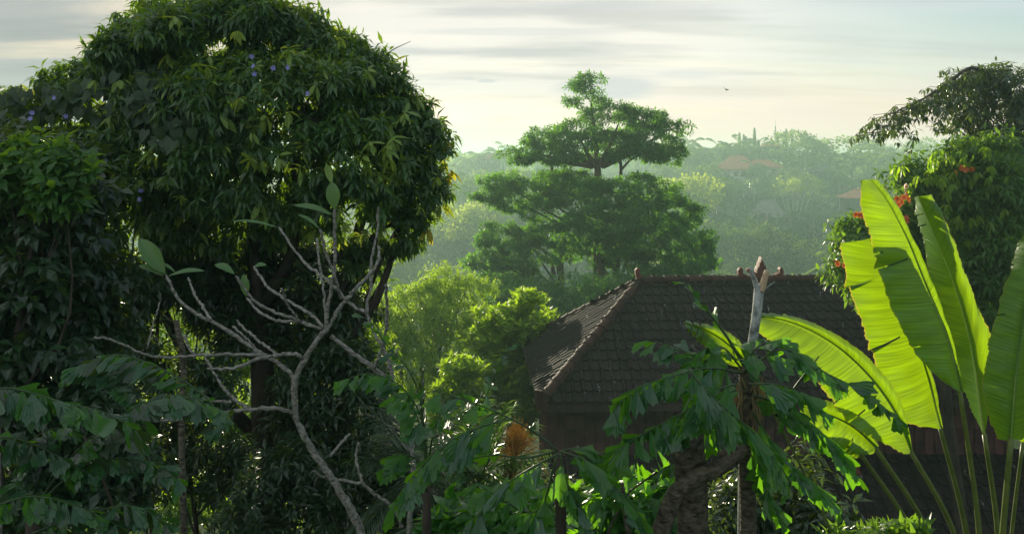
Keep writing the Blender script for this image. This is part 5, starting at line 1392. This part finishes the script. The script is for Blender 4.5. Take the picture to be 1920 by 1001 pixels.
# middle palm with a dark trunk
mp_ = empty('fishtail_palm', gz(P(1052, 1001, 5.6)), 'smaller fishtail palm with a thin dark trunk in the middle foreground', 'palm')
q = MB(); q.tube(curve([parent_world(mp_), P(1052, 1001, 5.6), P(1052, 920, 5.6), P(1046, 845, 5.6)], 10), np.linspace(.05, .032, 10), 9, jitter=.1); q.build('trunk', M['bark'], mp_, True)
for pl, D, lp, sp, kw in (
    ([(1046, 845), (1000, 808), (930, 772), (840, 740), (790, 725)], 5.6, 66, 42, dict(droop=1.0, start=.5, sides=(-1, 1), skip=.25)),
    ([(1042, 845), (985, 858), (925, 853), (880, 862), (850, 880)], 5.5, 58, 26, dict(droop=.7, start=.55, w=5, skip=.3)),
    ([(1050, 845), (1095, 862), (1150, 910), (1195, 960), (1215, 1001)], 5.4, 66, 19, dict(droop=.6)),
    ([(1050, 845), (1090, 840), (1140, 860), (1180, 880)], 5.7, 50, 20, dict(droop=.5)),
    ([(1046, 850), (1000, 960), (930, 930), (874, 889)], 5.3, 60, 30, dict(droop=.8, start=.3)),
    ([(1050, 850), (1060, 900), (1090, 960), (1110, 1010)], 5.3, 60, 22, dict(droop=.7)),
    ([(960, 785), (900, 800), (840, 830), (785, 880), (735, 945)], 5.4, 78, 21, dict(droop=1.0, dtip=-.2)),
    ([(1046, 850), (960, 900), (900, 960), (850, 1010)], 5.2, 66, 22, dict(droop=.8))):
    frond(mp_, pl, D, lp, sp, **kw)
# fronds from a palm below the frame, left of the middle palm
lp_ = empty('fishtail_palm', gz(P(800, 1100, 6.3)), 'fishtail palm fronds rising in front of the frangipani stem', 'palm')
q = MB(); q.tube(curve([parent_world(lp_), P(800, 1040, 6.3), P(800, 900, 6.3)], 8), np.linspace(.05, .03, 8), 8, jitter=.1); q.build('trunk', M['bark'], lp_, True)
for pl, D, lp, sp, kw in (
    ([(800, 900), (790, 780), (740, 715), (690, 700), (640, 715)], 6.2, 58, 19, dict(droop=.8, start=.45)),
    ([(800, 900), (790, 800), (760, 750), (735, 740)], 6.0, 60, 17, dict(droop=1.0, start=.4)),
    ([(800, 890), (820, 790), (850, 740), (872, 738)], 6.1, 62, 24, dict(droop=.9, start=.5)),
    ([(800, 880), (770, 700), (720, 640), (690, 600), (678, 590)], 6.5, 50, 22, dict(droop=.2, start=.62)),
    ([(800, 900), (880, 800), (930, 700), (950, 650)], 6.3, 46, 34, dict(droop=.4, start=.5, mats=('fish_blue', 'fish_blue', 'fish'), w=3)),
    ([(800, 920), (780, 860), (750, 850), (720, 880)], 6.0, 62, 19, dict(droop=.8, start=.3))):
    frond(lp_, pl, D, lp, sp, **kw)
# large palm at the lower left whose fronds sweep in from the frame's edge
ll = empty('fishtail_palm', gz(P(60, 1150, 5.6)), 'dark bluish fishtail palm with overlapping leaflets at the lower left', 'palm')
q = MB(); q.tube(curve([parent_world(ll), P(60, 1080, 5.6), P(60, 960, 5.7)], 8), np.linspace(.06, .04, 8), 8, jitter=.1); q.build('trunk', M['bark'], ll, True)
mB = ('fish_blue', 'fish_blue', 'fish', 'shade_f'); 
for v in range(7):
    me = FISH_ME[('fish_blue', v)].copy(); me.materials.clear(); me.materials.append(M['shade']); FISH_ME[('shade_f', v)] = me
for pl, D, lp, sp, kw in (
    ([(-60, 735), (20, 728), (110, 752), (200, 775), (260, 810)], 5.3, 84, 21, dict(droop=.75, start=.1)),
    ([(430, 800), (380, 740), (300, 690), (220, 665), (120, 700)], 5.9, 66, 20, dict(droop=.75, start=.05)),
    ([(60, 960), (140, 850), (240, 770), (330, 740), (420, 770)], 5.6, 74, 20, dict(droop=.7, start=.3)),
    ([(60, 960), (120, 900), (200, 860), (290, 870), (340, 900)], 5.5, 62, 20, dict(droop=.6, start=.3)),
    ([(60, 970), (40, 860), (80, 810), (140, 800)], 5.5, 66, 20, dict(droop=.7, start=.3)),
    ([(-60, 830), (20, 820), (100, 850), (170, 890)], 5.4, 60, 19, dict(droop=.6, start=.1)),
    ([(-40, 960), (60, 930), (150, 950), (230, 990)], 5.2, 62, 19, dict(droop=.6, start=.1)),
    ([(60, 1000), (170, 960), (260, 950), (320, 990)], 5.3, 60, 19, dict(droop=.6, start=.1)),
    ([(300, 900), (280, 830), (240, 720), (180, 690), (130, 690)], 6.0, 58, 19, dict(droop=.7, start=.4))):
    frond(ll, pl, D, lp, sp, mats=mB, **kw)
px_leaf('leaf', (222, 790), (183, 812), 34, 5.0, M['fish_blue'], ll, (0, -1, .4), label='single pale round leaf')
# reddish-black cane leaning behind those leaves
pole('leaning_cane', 'dark reddish cane leaning through the lower left leaves', ((215, 960), (195, 900), (172, 850), (157, 815)), 6.1, .012, .009, M['bark'], 'cane')

# ------------------------------------------------------------------ cut and broken trunks in the right foreground
ct = empty('cut_trunk', gz(P(1292, 1001, 5.9)), 'thick mossy cut trunk with a stout side limb crossing it', 'tree trunk')
q = MB(); q.tube(curve([parent_world(ct), P(1296, 1060, 5.9), P(1299, 960, 5.9), P(1294, 880, 5.9), P(1288, 808, 5.9)], 20), np.concatenate([np.linspace(.125, .098, 10), np.linspace(.097, .108, 10)]), 14, jitter=.07); q.build('trunk', M['mossy'], ct, True)
q = MB(); q.tube(curve([P(1225, 1040, 5.75), P(1243, 985, 5.72), P(1272, 918, 5.7), P(1311, 893, 5.7), P(1350, 876, 5.75), P(1396, 842, 5.85)], 20), np.linspace(.066, .044, 20), 11, jitter=.07); q.build('limb', M['mossy'], ct, True)
bt = empty('broken_trunk', gz(P(1392, 1001, 6.25)), 'pale grey broken trunk with a split forked top before the roof ridge', 'tree trunk')
k = 6.2 / F / 2
q = MB(); q.tube(curve([parent_world(bt), P(1392, 900, 6.25), P(1394, 760, 6.2), P(1402, 690, 6.2), P(1416, 610, 6.2), P(1422, 560, 6.2), P(1424, 532, 6.2)], 26), np.concatenate([np.linspace(26, 20, 12), np.linspace(20, 15, 8), np.linspace(15, 19, 6)]) * k, 11, jitter=.08); q.build('trunk', M['pale_bark'], bt, True)
q = MB(); q.tube(curve([P(1421, 545, 6.2), P(1415, 525, 6.2), P(1409, 510, 6.2), P(1407, 500, 6.2)], 8), np.array([12, 12, 11, 10, 9, 8, 6, 3]) * k, 9, jitter=.15); q.build('fork_stub', M['pale_bark'], bt, True)
q = MB(); q.tube(curve([P(1428, 545, 6.18), P(1433, 525, 6.17), P(1438, 507, 6.16)], 8), np.array([11, 12, 12.5, 12.5, 12.5, 12, 11.5, 9]) * k, 9, jitter=.1); q.build('split_stub', M['tan_wood'], bt, False)['label'] = 'tan freshly split wood'
q = MB(); q.tube([P(1429, 545, 6.2), P(1440, 537, 6.2), P(1453, 528, 6.2)], [.007, .006, .006], 6); q.build('twig', M['pale_bark'], bt)
# dry fibres and hanging dead leaves where the palm crown meets the trunk
q = MB()
for i in range(60):
    s = P(1380 + RNG.random() * 50, 700 + RNG.random() * 50, 6.1 + RNG.normal() * .05); e = s + np.array([RNG.normal() * .06, RNG.normal() * .06, -.12 - .2 * RNG.random()]); q.tube(curve([s, s * .5 + e * .5 + RNG.normal(size=3) * .02, e], 5), [.006, .008, .008, .006, .002], 4, False)
q.build('dry_fibre', M['straw'], fp)['kind'] = 'stuff'
st = pole('weathered_stump', 'weathered grey snag left of the cut trunk', ((1180, 1010), (1172, 950), (1165, 905)), 6.0, .035, .018, M['mossy'], 'stump')
tw2 = pole('dry_twig', 'bent dry twig sticking out before the lower roof', ((1172, 935), (1195, 900), (1212, 885), (1232, 884)), 6.05, .008, .006, M['bark'], 'twig')

# ------------------------------------------------------------------ low growth and a bird
def undergrowth():
    n = 9000; y = 4.5 + 22 * RNG.random(n); px = 120 + 1650 * RNG.random(n); x = (px - 960) / F * y
    pos = np.stack([x, y, ground_z(x, y) + .9 * RNG.random(n) ** 1.5], 1); d = unit(RNG.normal(size=(n, 3)) + [0, 0, 1.0])
    V, T = leaf_arrays(BROAD, pos, d, np.array([0, -.3, 1.]) + RNG.normal(size=(n, 3)) * .6, .14 + .14 * RNG.random(n))
    o = link('undergrowth', mesh_tri('undergrowth', V, T), M['shade']); o['kind'] = 'stuff'
undergrowth()
thicket('low leafy weeds at the foot of the paddle leaved plant', 6.3, ((1640, 1000, 40, 22), (1690, 1005, 40, 20), (1580, 1005, 30, 16)), M['green'], .10, 120, LANCE, .2, .1)
def bird():
    c = P(1363, 169, 55); t = empty('bird', c, 'small dark bird gliding in the sky above the valley', 'bird')
    V = [[-.16, 0, 0], [.14, 0, .02], [0, -.05, .04], [0, .05, .04], [0, 0, -.05], [-.30, -.03, .03], [-.30, .03, .03], [.19, 0, .03],
         [.05, -.06, .03], [-.07, -.06, .03], [-.10, -.34, .10], [.05, .06, .03], [-.07, .06, .03], [-.10, .34, .10]]
    T = [(0, 2, 4), (2, 1, 4), (0, 4, 3), (3, 4, 1), (0, 3, 2), (2, 3, 1), (0, 5, 6), (1, 2, 7), (1, 7, 3), (8, 9, 10), (11, 13, 12)]
    o = link('body', mesh_tri('body', np.array(V), np.array(T)), M['feather'], t); t.rotation_euler = (.3, 0, .5)
bird()
